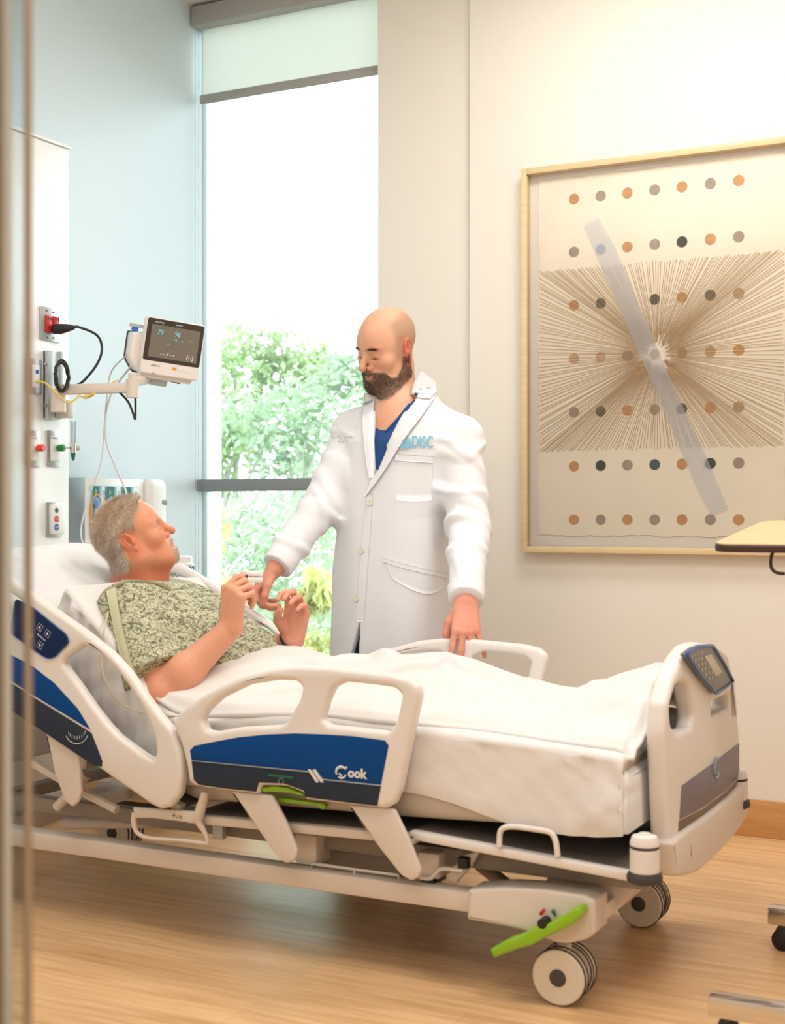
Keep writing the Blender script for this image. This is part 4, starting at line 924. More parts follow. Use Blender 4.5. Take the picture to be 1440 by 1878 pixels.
# centre line of the mattress top and bottom in (X,Z)
top = [(1196, 1425), (1150, 1390), (1060, 1374), (900, 1352), (742, 1333), (560, 1318), (420, 1318), (340, 1320), (285, 1300), (220, 1225), (170, 1165), (120, 1105), (98, 1078)]
bot = [(1190, 1532), (1150, 1536), (1060, 1530), (930, 1520), (742, 1508), (560, 1492), (420, 1480), (340, 1474), (255, 1440), (150, 1360), (90, 1312), (40, 1270), (15, 1250)]
T = [mx(*p) for p in top]; Bm = [mx(*p) for p in bot]
def sstep_(a, b, x):
    t = min(max((x - a) / (b - a), 0), 1); return t * t * (3 - 2 * t)
def profile_solid(name, T, B, y0, y1, m, parent, rx=.03, ny=28, zn=0.0, rag=None, seed=0, k=10):
    """loft between a top and a bottom line, with rounded long edges"""
    T2 = catmull(T, 5); B2 = catmull(B, 5); n = len(T2); vs = []; fs = []
    ring = []
    Rn = random.Random(seed)
    half = (y1 - y0) / 2; yc = (y0 + y1) / 2; K = 40
    for i in range(n):
        t, b_ = T2[i], B2[i]; c = (t + b_) / 2; d = (t - b_); hh = d.length / 2; d = d.normalized()
        for k_ in range(K):
            a = 2 * math.pi * k_ / K; ca, sa = math.cos(a), math.sin(a)
            e = .16; yy = math.copysign(abs(ca) ** e, ca); zz = math.copysign(abs(sa) ** (e * 1.6), sa)
            p = Vector((c.x, yc + (half - .058 * float(sstep_(-1.97, -2.17, c.x))) * yy, c.z)) + d * hh * zz
            vs.append(p)
    for i in range(n - 1):
        for k_ in range(K):
            l = (k_ + 1) % K; fs.append((i * K + k_, i * K + l, (i + 1) * K + l, (i + 1) * K + k_))
    fs.append(tuple(range(K))); fs.append(tuple((n - 1) * K + k_ for k_ in reversed(range(K))))
    return vs, fs
vs, fs = profile_solid('m', T, Bm, YM0 + .006, YM1 - .006, None, None)
o = meshobj('core', vs, fs, 'mattress_grey', mt, SM)
# fitted sheet: a shell over the core reaching down to a wavy hem
hem = [(1192, 1537), (1170, 1538), (1060, 1534), (960, 1520), (915, 1508), (830, 1474), (742, 1452), (640, 1440), (500, 1430), (350, 1440), (255, 1420), (150, 1340), (60, 1270), (0, 1220)]
H2 = catmull([mx(*p) for p in hem], 8)
T2 = catmull(T, 8); nT = len(T2)
hx = np.array([p.x for p in H2]); hz = np.array([p.z for p in H2])
ordr = np.argsort(hx); hx, hz = hx[ordr], hz[ordr]
vs = []; fs = []; R = random.Random(2); B2 = catmull(Bm, 8)
prof = []
def crease(x, s): return .0022 * math.sin(38 * x + 9 * s) * math.sin(13 * x + 2.1 + 4 * s) + .0015 * math.sin(71 * x - 13 * s)
for i in range(nT):
    t = T2[i]; b_ = B2[i]; d = (b_ - t).normalized(); L_ = (b_ - t).length
    f = i / (nT - 1)
    # hem depth along d
    zt_ = np.interp(t.x + d.x * .12, hx, hz); dep = min(max((t.z - zt_) / max(-d.z, .3), .05), L_ + .004)
    if t.x < -2.10: dep = L_ * .97
    bk_w = float(sstep_(-2.0, -2.2, t.x)); bk_in = .055 * bk_w
    row = []
    for (yc, sgn) in ((YM0, 1),):
        for j in range(9):                       # near side, hem upwards
            s = 1 - j / 8; off = crease(t.x * (1 if t.x > -2.1 else 2.2), s * 1.0) * (1 + 3 * bk_w)
            cw_ = math.exp(-((t.x + .935) / .035) ** 2) * math.sin(math.pi * min(1, 1.25 * (1 - s) + .05))
            off += -.010 * cw_ + .0035 * math.exp(-((t.x + .97) / .07) ** 2) * math.sin(95 * (t.x + .20 * s)) + bk_in
            row.append(Vector((t.x, YM0 - .004 + off + (.004 if j == 0 else 0), t.z)) + d * (.018 + (dep - .018) * s))
        for j in range(5):
            a = j / 4 * math.pi / 2; row.append(Vector((t.x, YM0 - .004 + bk_in + .022 * (1 - math.cos(a)), t.z)) + d * (.018 * (1 - math.sin(a)) - .003))
        for j in range(1, 14):
            row.append(Vector((t.x, YM0 + .02 + bk_in + (YM1 - YM0 - .04 - 2 * bk_in) * j / 14, t.z + .002 * math.sin(9 * t.x + j))) - d * .003)
        for j in range(5):
            a = (1 - j / 4) * math.pi / 2; row.append(Vector((t.x, YM1 + .004 - bk_in - .022 * (1 - math.cos(a)), t.z)) + d * (.018 * (1 - math.sin(a)) - .003))
        for j in range(9):
            s = j / 8; row.append(Vector((t.x, YM1 + .004 - bk_in, t.z)) + d * (.018 + (dep - .018) * s))
    prof.append(row)
K = len(prof[0])
for r in prof: vs += r
for i in range(nT - 1):
    for k_ in range(K - 1): fs.append((i * K + k_, i * K + k_ + 1, (i + 1) * K + k_ + 1, (i + 1) * K + k_))
# foot end flap, rounded
e0 = len(vs); r0 = prof[0]
for s in (.35, .8, 1.0):
    for p in r0:
        q = p.copy(); q.x += .016 * s; yc = (YM0 + YM1) / 2; q.y = yc + (p.y - yc) * (1 - .02 * s); q.z = p.z - .012 * s * s if p.z > .5 else p.z
        vs.append(q)
prev = 0
for s in range(3):
    a0 = e0 + (s - 1) * K if s else 0; b0_ = e0 + s * K
    for k_ in range(K - 1): fs.append((b0_ + k_, b0_ + k_ + 1, a0 + k_ + 1, a0 + k_))
ls = e0 + 2 * K
m_ = K // 2
for k_ in range(m_ - 1 + (K % 2)): 
    a_, b2, c2, d2 = ls + k_, ls + k_ + 1, ls + K - 2 - k_, ls + K - 1 - k_
    if len({a_, b2, c2, d2}) == 4: fs.append((a_, d2, c2, b2))
so = meshobj('fitted_sheet', vs, fs, 'sheet', mt, True)

# =================================================================== implicit-surface modelling (people, cloth)
class Frame:
    def __init__(s, o, x, y, z, k=1.0):
        s.o = np.array(o, float); s.M = np.array([list(x), list(y), list(z)], float); s.k = k     # rows = axes
    def w(s, p): return s.o + s.k * (np.array(p, float) @ s.M)
    def l(s, P): return (P - s.o) @ s.M.T / s.k
def frame(o, fwd, up, k=1.0):
    """x = right hand side, y = forward, z = up"""
    f = Vector(fwd).normalized(); u = Vector(up); x = f.cross(u).normalized(); u = x.cross(f).normalized()
    return Frame(o, x, f, u, k)
def p_rc(a, b, ra, rb):
    a = np.array(a, float); b = np.array(b, float); ab = b - a; L2 = max(ab @ ab, 1e-12)
    def f(P):
        pa = P - a; t = np.clip(pa @ ab / L2, 0, 1)
        return np.sqrt(((pa - t[:, None] * ab) ** 2).sum(1)) - (ra + (rb - ra) * t)
    return f
def p_sph(c, r):
    c = np.array(c, float); return lambda P: np.sqrt(((P - c) ** 2).sum(1)) - r
def p_ell(F, c, r):
    c = np.array(c, float); r = np.array(r, float)
    def f(P):
        q = F.l(P) - c; k0 = np.sqrt(((q / r) ** 2).sum(1)); k1 = np.sqrt(((q / r ** 2) ** 2).sum(1)) + 1e-9
        return k0 * (k0 - 1) / k1 * F.k
    return f
def p_loft(F, table):
    """table rows: (z, cx, cy, rx, ry, power); super-elliptic sections along F's z axis"""
    T = np.array(table, float)
    def f(P):
        q = F.l(P); z = q[:, 2]; zc = np.clip(z, T[0, 0], T[-1, 0]); v = [np.interp(zc, T[:, 0], T[:, k]) for k in range(1, 6)]
        dx, dy = np.abs(q[:, 0] - v[0]) / v[2], np.abs(q[:, 1] - v[1]) / v[3]; n = v[4]
        k = (dx ** n + dy ** n + 1e-12) ** (1 / n); rad = np.sqrt((q[:, 0] - v[0]) ** 2 + (q[:, 1] - v[1]) ** 2)
        d = rad * (1 - 1 / np.maximum(k, .05)); d = np.maximum(d, -np.minimum(v[2], v[3]))
        e = np.maximum(T[0, 0] - z, z - T[-1, 0])
        return np.where(e > 0, np.sqrt(np.maximum(d, 0) ** 2 + e * e), np.maximum(d, e))
    return f
def p_tor(F, c, R, r, sx=1.0):
    c = np.array(c, float)
    def f(P):
        q = F.l(P) - c; a = np.sqrt((q[:, 1] / sx) ** 2 + q[:, 2] ** 2) - R
        return np.sqrt(a * a + q[:, 0] ** 2) - r
    return f
class Field:
    def __init__(s): s.ops = []
    def add(s, f, k=.01): s.ops.append(('u', f, k)); return s
    def sub(s, f, k=.005): s.ops.append(('s', f, k)); return s
    def cut(s, f, k=.0): s.ops.append(('i', f, k)); return s
    def disp(s, g): s.ops.append(('d', g, 0)); return s
    def ev(s, P, act=None):
        d = np.full(len(P), 1e3)
        for i, (m, f, k) in enumerate(s.ops):
            if act is not None and not act[i]: continue
            if m == 'd': d = d - f(P); continue
            e = f(P)
            if m == 'u':
                if k > 0: h = np.maximum(k - np.abs(d - e), 0) / k; d = np.minimum(d, e) - h * h * k * .25
                else: d = np.minimum(d, e)
            elif m == 's':
                h = np.maximum(k - np.abs(-d - e) if False else k - np.abs(d + e), 0) / max(k, 1e-9); d = np.maximum(d, -e) + h * h * k * .25
            else: d = np.maximum(d, e)
        return d
def polygonise(F, lo, hi, h, B=12):
    lo = np.array(lo, float); hi = np.array(hi, float); nb = np.ceil((hi - lo) / (h * B)).astype(int)
    bi = np.stack(np.meshgrid(*[np.arange(n) for n in nb], indexing='ij'), -1).reshape(-1, 3)
    C = lo + (bi + .5) * B * h; Rb = B * h * math.sqrt(3) / 2
    pd = []
    for (m, f, k) in F.ops: pd.append(None if m == 'd' else f(C))
    d = F.ev(C)
    sel = np.abs(d) < Rb * 1.7 + .012
    umin = np.min([p for p, o in zip(pd, F.ops) if o[0] == 'u'], axis=0)
    g = np.arange(B + 1); G = np.stack(np.meshgrid(g, g, g, indexing='ij'), -1).reshape(-1, 3)
    N = (nb * B + 2).astype(np.int64)
    def key(I): return (I[:, 0] * N[1] + I[:, 1]) * N[2] + I[:, 2]
    keys = []; pos = []; quads = []
    for bidx in np.nonzero(sel)[0]:
        act = []
        for (m, f, k), p in zip(F.ops, pd):
            if m == 'd' or m == 'i': act.append(True)
            elif m == 'u': act.append(p[bidx] < umin[bidx] + 2.4 * Rb + k + .01)
            else: act.append(p[bidx] < 1.7 * Rb + k + .012)
        base = bi[bidx] * B; P = lo + (base + G) * h
        v = F.ev(P, act).reshape(B + 1, B + 1, B + 1); s = v < 0
        if s.all() or not s.any(): continue
        cnt = np.zeros((B, B, B)); acc = np.zeros((B, B, B, 3))
        for ax in range(3):
            for o1 in (0, 1):
                for o2 in (0, 1):
                    sl = [slice(0, B)] * 3; oth = [a for a in range(3) if a != ax]
                    sl[oth[0]] = slice(o1, B + o1); sl[oth[1]] = slice(o2, B + o2)
                    s0 = list(sl); s1 = list(sl); s0[ax] = slice(0, B); s1[ax] = slice(1, B + 1)
                    a, b_ = v[tuple(s0)], v[tuple(s1)]; cr = (a < 0) != (b_ < 0)
                    t = np.where(cr, a / np.where(np.abs(a - b_) < 1e-12, 1, a - b_), 0)
                    cnt += cr; w = cr.astype(float)
                    acc[..., ax] += t * w; acc[..., oth[0]] += o1 * w; acc[..., oth[1]] += o2 * w
        m = cnt > 0; I = np.argwhere(m)
        off = acc[m] / cnt[m][:, None]
        keys.append(key(I + base)); pos.append(lo + (I + base + off) * h)
        for ax in range(3):
            sl0 = [slice(0, B)] * 3; sl1 = [slice(0, B)] * 3; sl1[ax] = slice(1, B + 1)
            a, b_ = s[tuple(sl0)], s[tuple(sl1)]; E_ = np.argwhere(a != b_)
            if len(E_) == 0: continue
            flip = a[a != b_]; I0 = E_ + base; o1, o2 = [(1, 2), (2, 0), (0, 1)][ax]
            e1 = np.zeros(3, int); e1[o1] = 1; e2 = np.zeros(3, int); e2[o2] = 1
            Q = np.stack([key(I0), key(I0 - e1), key(I0 - e1 - e2), key(I0 - e2)], 1)
            Q[~flip] = Q[~flip][:, ::-1]
            quads.append(Q)
    K = np.concatenate(keys); Pn = np.concatenate(pos); Q = np.concatenate(quads)
    K, ui = np.unique(K, return_index=True); Pn = Pn[ui]
    ix = np.searchsorted(K, Q); ix = np.clip(ix, 0, len(K) - 1); ok = (K[ix] == Q).all(1)
    return Pn, ix[ok]
def smooth_mesh(V, Q, it=1, lam=.5):
    n = len(V)
    E_ = np.concatenate([Q[:, [0, 1]], Q[:, [1, 2]], Q[:, [2, 3]], Q[:, [3, 0]]]); E_ = np.concatenate([E_, E_[:, ::-1]])
    deg = np.bincount(E_[:, 0], minlength=n)[:, None].clip(1)
    for _ in range(it):
        A = np.stack([np.bincount(E_[:, 0], weights=V[E_[:, 1], k], minlength=n) for k in range(3)], 1) / deg
        V = V + lam * (A - V)
    return V
def np_mesh(name, V, Q, m, parent, cols=None, mats=None):
    me = bpy.data.meshes.new(name); n = len(V); f = len(Q)
    me.vertices.add(n); me.vertices.foreach_set('co', V.astype(np.float32).ravel())
    me.loops.add(f * 4); me.loops.foreach_set('vertex_index', Q.astype(np.int32).ravel())
    me.polygons.add(f); me.polygons.foreach_set('loop_start', np.arange(0, f * 4, 4, dtype=np.int32))
    me.update(calc_edges=True); me.validate()
    if cols is not None:
        at = me.color_attributes.new('tone', 'FLOAT_COLOR', 'POINT')
        c4 = np.ones((len(me.vertices), 4), np.float32); c4[:, :3] = cols; at.data.foreach_set('color', c4.ravel())
    return link(name, me, m, parent, True)
def join_np(parts):
    V = []; Q = []; C = []; b0 = 0
    for (v, q, c) in parts: V.append(v); Q.append(q + b0); C.append(c); b0 += len(v)
    return np.concatenate(V), np.concatenate(Q), np.concatenate(C)
def L3(r, g, b): return np.array([lin(r), lin(g), lin(b)])
def noise3(P, s, seed=0):
    """cheap smooth noise from sines, about -1..1"""
    R = np.random.RandomState(seed); o = np.zeros(len(P))
    for k in range(5):
        d = R.normal(size=3); d /= np.linalg.norm(d); o += np.sin(P @ d * s * (1 + .5 * k) + R.rand() * 6.28) / (1 + .4 * k)
    return o / 2.6
def sstep(a, b, x):
    t = np.clip((x - a) / (b - a), 0, 1); return t * t * (3 - 2 * t)
def gauss(q, c, r):
    return np.exp(-(((q - np.array(c)) / np.array(r)) ** 2).sum(1))

def head_field(Fd, H, jaw=1.0, beard=0.0, open_mouth=0.0, nose=1.0):
    """H: frame at ear height, y = face direction, z = up; metres"""
    w = H.w; k = H.k
    def rc(a, b, ra, rb): return p_rc(a, b, ra * k, rb * k)
    def sp(c, r): return p_sph(c, r * k)
    E_ = lambda c, r: p_ell(H, c, r)
    Fd.add(E_((0, -.010, .042), (.0765, .100, .091)), 0)
    Fd.add(E_((0, .040, .022), (.064, .054, .068)), .03)
    Fd.add(E_((0, .040, -.040), (.058, .050, .058)), .03)
    for s in (-1, 1):
        Fd.add(rc(w((s * .056 * jaw, -.004, -.050)), w((s * .024, .066, -.095)), .021, .019), .03)
        Fd.add(rc(w((s * .058, -.006, -.01)), w((s * .056 * jaw, -.004, -.055)), .020, .021), .03)
        Fd.add(sp(w((s * .046, .060, -.018)), .021), .025)
        Fd.add(rc(w((s * .010, .089, .026)), w((s * .045, .070, .026)), .008, .010), .014)
    Fd.add(rc(w((-.012, .078, -.098)), w((.012, .078, -.098)), .017, .017), .02)
    Fd.add(E_((0, .070, -.066), (.034, .026, .026)), .02)
    # eye sockets, eyeballs with lids
    for s in (-1, 1):
        Fd.sub(sp(w((s * .031, .101, .004)), .018), .014)
        Fd.add(sp(w((s * .031, .074, .006)), .0150), .003)
        Fd.add(rc(w((s * .018, .085, .0005)), w((s * .044, .078, .0005)), .0028, .0026), .005)
    # nose
    Fd.add(rc(w((0, .088, .020)), w((0, .1085 * nose, -.022)), .0085, .0105), .012)
    Fd.add(sp(w((0, .1100 * nose, -.026)), .0115), .006)
    for s in (-1, 1):
        Fd.add(sp(w((s * .0125, .098, -.031)), .0085), .006)
        Fd.sub(sp(w((s * .0065, .108, -.0385)), .0034), .003)
    # lips
    Fd.add(rc(w((-.018, .088, -.056)), w((0, .0965, -.0535)), .005, .0062), .008); Fd.add(rc(w((.018, .088, -.056)), w((0, .0965, -.0535)), .005, .0062), .008)
    zl = -.066 - open_mouth
    Fd.add(rc(w((-.016, .086, zl + .001)), w((0, .0945, zl)), .005, .0068), .008); Fd.add(rc(w((.016, .086, zl + .001)), w((0, .0945, zl)), .005, .0068), .008)
    Fd.sub(rc(w((-.022, .094, (-.056 + zl) / 2 - .0005)), w((.022, .094, (-.056 + zl) / 2 - .0005)), .0016 + open_mouth * .5, .0016 + open_mouth * .5), .004)
    Fd.sub(rc(w((0, .104, (-.056 + zl) / 2)), w((0, .09, (-.056 + zl) / 2)), .002 + open_mouth * .55, .002), .004)
    # ears
    for s in (-1, 1):
        ax = np.array([s * .95, -.30, 0]); ax /= np.linalg.norm(ax); fy = np.array([.30 * s, .95, 0.0]); fy -= ax * (fy @ ax); fy /= np.linalg.norm(fy)
        zz = np.cross(ax, fy)
        if zz[2] < 0: zz = -zz
        tl = .18; fy2 = fy * math.cos(tl) + zz * math.sin(tl) * 1; zz2 = zz * math.cos(tl) - fy * math.sin(tl)
        EF = Frame(w((s * .079, -.010, .004)), *[np.array(a) @ H.M for a in (ax, fy2, zz2)], k)
        Fd.add(p_ell(EF, (0, 0, 0), (.0075, .0185, .030)), .004)
        Fd.sub(p_ell(EF, (.009, .003, .002), (.0085, .0115, .020)), .003)
        pts = [(0.003, .014, -.002), (.004, .016, .014), (.005, .008, .028), (.005, -.008, .030), (.005, -.018, .016), (.004, -.017, 0), (.003, -.011, -.016), (.002, .000, -.027)]
        for a, b_ in zip(pts[:-1], pts[1:]): Fd.add(rc(EF.w(a), EF.w(b_), .0037, .0037), .003)
        pts2 = [(.003, -.006, .020), (.003, -.009, .004), (.003, -.004, -.010), (.003, .008, -.014)]
        for a, b_ in zip(pts2[:-1], pts2[1:]): Fd.add(rc(EF.w(a), EF.w(b_), .0030, .0032), .003)
        Fd.add(sp(EF.w((.003, .014, -.008)), .0045), .004); Fd.add(sp(EF.w((.001, .007, -.027)), .0070), .006)
    return Fd
def hand(Fd, W, side, curls, thumb, spread=(0.10, 0.0, -.09, -.2), sc=1.0):
    """W: frame at the wrist, y = towards fingers, z = back of the hand. side=+1: thumb at +x. Returns finger joints."""
    w = lambda p: W.w(np.array(p) * sc * np.array([side, 1, 1]))
    mcp = [(.027, .090, 0), (.006, .095, .003), (-.014, .090, .001), (-.032, .080, -.004)]
    seg = [(.043, .026, .021), (.047, .030, .022), (.044, .028, .022), (.035, .021, .019)]
    rad = [(.0098, .0088, .0078, .0068), (.0100, .0090, .0080, .0070), (.0095, .0085, .0076, .0066), (.0084, .0076, .0067, .0058)]
    for i, m in enumerate(mcp):
        Fd.add(p_rc(w((m[0] * .55, .0, -.001)), w(m), .0185 * sc, .0118 * sc), .014 if i else .012)
    Fd.add(p_rc(w((.004, .03, -.004)), w((-.004, .075, -.004)), .017 * sc, .014 * sc), .016)
    J = []
    for i, m in enumerate(mcp):
        p = np.array(m, float); d = 0.0; pts = [p]
        for k in range(3):
            d += curls[i][k]; sp = spread[i]
            v = np.array([math.sin(sp) * math.cos(d), math.cos(sp) * math.cos(d), -math.sin(d)])
            p = p + v * seg[i][k]; pts.append(p)
        for k in range(3): Fd.add(p_rc(w(pts[k]), w(pts[k + 1]), rad[i][k] * sc, rad[i][k + 1] * sc), .0045)
        J.append([w(q) for q in pts])
    T = [np.array(t, float) for t in thumb]
    tr = (.017, .0135, .0112, .0088)
    for k in range(3): Fd.add(p_rc(w(T[k]), w(T[k + 1]), tr[k] * sc, tr[k + 1] * sc), .008 if k == 0 else .005)
    J.append([w(q) for q in T])
    return J
THUMB_REST = [(.018, .020, -.008), (.044, .052, -.016), (.054, .084, -.022), (.054, .110, -.028)]
def nails(J, W, which, r=.0052):
    """small nail plates: returns (V,Q) list of thin domes on the finger tips"""
    return None
def skin_cols(P, base=(226, 166, 136), red=(206, 112, 90)):
    n = noise3(P, 55, 3) * .5 + .5
    a = L3(*base); b_ = L3(*red)
    return a + (b_ - a) * (n * .22)[:, None]
mat('skin', (1, 1, 1, 1), .5, attr='tone', var=.06, vscale=90, bump=.10, bscale=420, sss=.12, spec=.4)
def strands(name, roots, dirs, length, rad, m, parent, cols=None, seed=0, curl=.3, seg=3):
    """short hair strands as thin three-sided tapering tubes"""
    R = np.random.RandomState(seed); n = len(roots); V = []; F_ = []; Cc = []
    d = dirs / np.linalg.norm(dirs, axis=1)[:, None]
    a = np.cross(d, R.normal(size=(n, 3))); a /= np.linalg.norm(a, axis=1)[:, None]; b_ = np.cross(d, a)
    L_ = length * (.7 + .6 * R.rand(n)); bend = a * (R.normal(size=(n, 1)) * curl)
    rows = []
    for k in range(seg + 1):
        t = k / seg; c = roots + (d + bend * t) * (L_ * t)[:, None]; r = rad * (1 - t * .85)
        for j in range(3):
            an = 2.0944 * j; rows.append(c + (a * math.cos(an) + b_ * math.sin(an)) * r)
    V = np.stack(rows, 1).reshape(-1, 3); st = (seg + 1) * 3; base = (np.arange(n) * st)[:, None]
    Q = []
    for k in range(seg):
        for j in range(3):
            l = (j + 1) % 3; Q.append(base + np.array([[k * 3 + j, k * 3 + l, (k + 1) * 3 + l, (k + 1) * 3 + j]]))
    Q = np.concatenate(Q)
    cc = None
    if cols is not None: cc = np.repeat(cols, st, axis=0)
    o = np_mesh(name, V, Q, m, parent, cc); o['kind'] = 'stuff'; return o
def sample_surface(V, Q, mask, n, seed=0):
    R = np.random.RandomState(seed); q = Q[mask[Q].all(1)]
    ar = np.linalg.norm(np.cross(V[q[:, 1]] - V[q[:, 0]], V[q[:, 3]] - V[q[:, 0]]), axis=1); i = R.choice(len(q), n, p=ar / ar.sum())
    u, v = R.rand(n, 1), R.rand(n, 1); q = q[i]
    P = (1 - u) * (1 - v) * V[q[:, 0]] + u * (1 - v) * V[q[:, 1]] + u * v * V[q[:, 2]] + (1 - u) * v * V[q[:, 3]]
    nn = np.cross(V[q[:, 1]] - V[q[:, 0]], V[q[:, 3]] - V[q[:, 0]]); nn /= np.linalg.norm(nn, axis=1)[:, None] + 1e-12
    return P, nn
mat('hair_mat', (1, 1, 1, 1), .6, attr='tone', var=.0, spec=.3)
def bvh_of(o):
    me = o.data; return BVHTree.FromPolygons([v.co for v in me.vertices], [p.vertices[:] for p in me.polygons])
CAM = Vector((0, 0, CAMH))
def drape(bvh, px, py, off=.003):
    """point of a garment under a pixel, lifted off its surface"""
    d = Vector(ray(px, py)).normalized(); hit = bvh.ray_cast(CAM, d)
    if hit[0] is None: return None
    n = hit[1]; n = -n if n.dot(d) > 0 else n
    return hit[0] + n * off

# =================================================================== the doctor
doc = thing('person', 'bald bearded man in a white coat standing behind the bed', 'person', (-2.03, 3.97, 0))
DO = np.array([-2.03, 3.95, 0.0]); DF = Frame(DO, (1, 0, 0), (0, -1, 0), (0, 0, 1))
V3 = lambda px, py, Y: np.array(SY(px, py, Y))
Rs, Re, Rw = V3(650, 792, 3.97), V3(592, 925, 3.84), V3(505, 1042, 3.63)
Ls, Le, Lw = V3(845, 806, 3.97), V3(860, 965, 3.90), V3(854, 1104, 3.635)
DTAB = [(.30, 0, 0, .205, .15, 2.3), (.63, 0, 0, .198, .148, 2.3), (.90, 0, .005, .183, .135, 2.4), (1.07, .006, .005, .178, .128, 2.5), (1.21, .022, 0, .188, .126, 2.6), (1.32, .048, 0, .188, .118, 2.6), (1.385, .056, 0, .165, .098, 2.4), (1.43, .06, -.005, .105, .08, 2.2), (1.47, .062, -.005, .066, .066, 2)]
def inset(T, e): return [(z, cx, cy, rx - e, ry - e, n) for (z, cx, cy, rx, ry, n) in T]
nk = V3(733, 745, 3.955)
# ---- body: head and neck, hands (fine) and the covered trunk and legs (coarse)
docO = V3(711, 641, 3.93)
DH = frame(docO, cv(-.71, -.36, .61), cv(-.16, .92, .33), 1.03)
hf = Field(); head_field(hf, DH, jaw=1.02, nose=1.07)
hf.add(p_rc(DH.w((0, -.028, -.055)), nk, .055, .060), .03)
hf.add(p_rc(nk, nk + np.array([0, .0, -.09]), .060, .085), .04)
hf.add(p_ell(DF, (nk[0] - DO[0] - .005, .03, 1.365), (.085, .05, .085)), .05)
for s in (-1, 1): hf.add(p_rc(DH.w((s * .055, -.02, -.05)), nk + np.array([s * .02, -.055, -.06]), .012, .010), .03)
hf.disp(lambda P: .0040 * beard_mask(DH.l(P)))
def beard_mask(q):
    x, y, z = q[:, 0], q[:, 1], q[:, 2]; ax = np.abs(x)
    zt = np.interp(y, [-.004, .012, .024, .040, .056, .072, .1], [-.002, -.012, -.048, -.070, -.069, -.049, -.0415])
    line = -.079 - .46 * (y + .004)
    m = sstep(zt + .004, zt - .006, z) * sstep(line - .012, line + .002, z) * sstep(-.014, -.004, y)
    m = m * np.where(y < .03, sstep(.046, .054, ax), 1.0)
    lip = gauss(q, (0, .098, -.0605), (.017, .03, .0068))
    sp = sstep(.009, .014, ax) * sstep(.025, .019, ax) * gauss(q, (0, .09, -.074), (.03, .04, .006)) * .5
    return np.clip(m * (1 - 1.15 * lip) - sp, 0, 1)
lo, hi = docO - np.array([.15, .16, .36]), docO + np.array([.19, .16, .16])
V, Q = polygonise(hf, lo, hi, .0024); V = smooth_mesh(V, Q, 1, .4)
q = DH.l(V); C = skin_cols(V, (232, 180, 150), (214, 128, 100))
def blend(C, col, m): return C + (np.array(col) - C) * np.clip(m, 0, 1)[:, None]
hl = sstep(.030, .055, np.abs(q[:, 0])) * sstep(.045, .01, q[:, 1]) * sstep(-.05, -.02, q[:, 2]) * sstep(.118, .085, q[:, 2] + .25 * q[:, 1])
hl = np.maximum(hl, sstep(-.03, -.06, q[:, 1]) * sstep(.105, .075, q[:, 2]) * sstep(-.06, -.03, q[:, 2]))
C = blend(C, L3(176, 144, 118), hl * .75)                                    # shaved hair shadow
C = blend(C, L3(214, 112, 90), sstep(.073, .081, np.abs(q[:, 0])) * sstep(-.05, -.035, q[:, 2]) * sstep(.05, .04, q[:, 2]) * .75)    # ears
C = blend(C, L3(216, 122, 98), gauss(q, (.04, .065, -.02), (.02, .03, .018)) * .55 + gauss(q, (-.04, .065, -.02), (.02, .03, .018)) * .55 + gauss(q, (0, .115, -.026), (.015, .02, .012)) * .6)
bm_ = beard_mask(q); C = blend(C, L3(98, 77, 61), bm_ * (1 - .35 * sstep(.04, .01, q[:, 1])) * (.74 + .22 * np.random.RandomState(5).rand(len(V))))
C = blend(C, L3(190, 104, 92), gauss(q, (0, .098, -.061), (.017, .02, .005)) * .9)
for s in (-1, 1):
    C = blend(C, L3(60, 42, 32), gauss(q, (s * .031, .09, -.0040), (.015, .03, .0024)) + gauss(q, (s * .031, .09, -.0025), (.006, .03, .003)) * .8)          # lash line of lowered lids
    C = blend(C, L3(196, 126, 100), gauss(q, (s * .031, .09, .006), (.014, .03, .007)) * .35)
    brow = gauss(np.stack([q[:, 0] - s * .031, q[:, 1] - .09, q[:, 2] - .029 + np.abs(q[:, 0] - s * .026) * .12], 1), (0, 0, 0), (.020, .04, .0048))
    C = blend(C, L3(84, 62, 48), brow * .95)
headm = (V, Q, C)
# right hand (image left) reaching to the patient
hs = []
fd = cv(-.62, -.76, .15); nd = cv(-.78, .60, -.05)
WR = Frame(Rw + np.array(fd) * .012, fd.cross(nd).normalized(), fd, (fd.cross(nd)).cross(fd))
rh_ = Field(); rh_.add(p_rc(Re, Rw, .040, .029), .02)
JR = hand(rh_, WR, -1, [(1.25, .75, .3), (1.35, .6, .3), (1.45, .55, .3), (1.5, .6, .3)], [(.018, .020, -.008), (.040, .050, -.020), (.046, .078, -.034), (.040, .100, -.046)])
mid = Rw; V, Q = polygonise(rh_, np.minimum(Re, Rw) - .17, np.maximum(Re, Rw) + .13, .0027); Ch = skin_cols(V, (222, 156, 130), (206, 108, 90)); hs.append((V, Q, Ch))
# left hand resting on the far rail
fd2 = cv(-.05, -.80, .60); nd2 = cv(.10, .60, .79)
WL = Frame(Lw + np.array(fd2) * .008, fd2.cross(nd2).normalized(), fd2, (fd2.cross(nd2)).cross(fd2))
lh_ = Field(); lh_.add(p_rc(Le, Lw, .040, .030), .02)
JL = hand(lh_, WL, 1, [(.42, .22, .15), (.46, .22, .15), (.46, .22, .15), (.40, .25, .2)], [(.018, .020, -.010), (.040, .050, -.024), (.046, .076, -.040), (.042, .098, -.056)], spread=(.12, .02, -.10, -.50), sc=1.06)
V, Q = polygonise(lh_, np.minimum(Le, Lw) - .20, np.maximum(Le, Lw) + .12, .0027); Ch = skin_cols(V, (226, 158, 134), (206, 104, 88)); hs.append((V, Q, Ch))
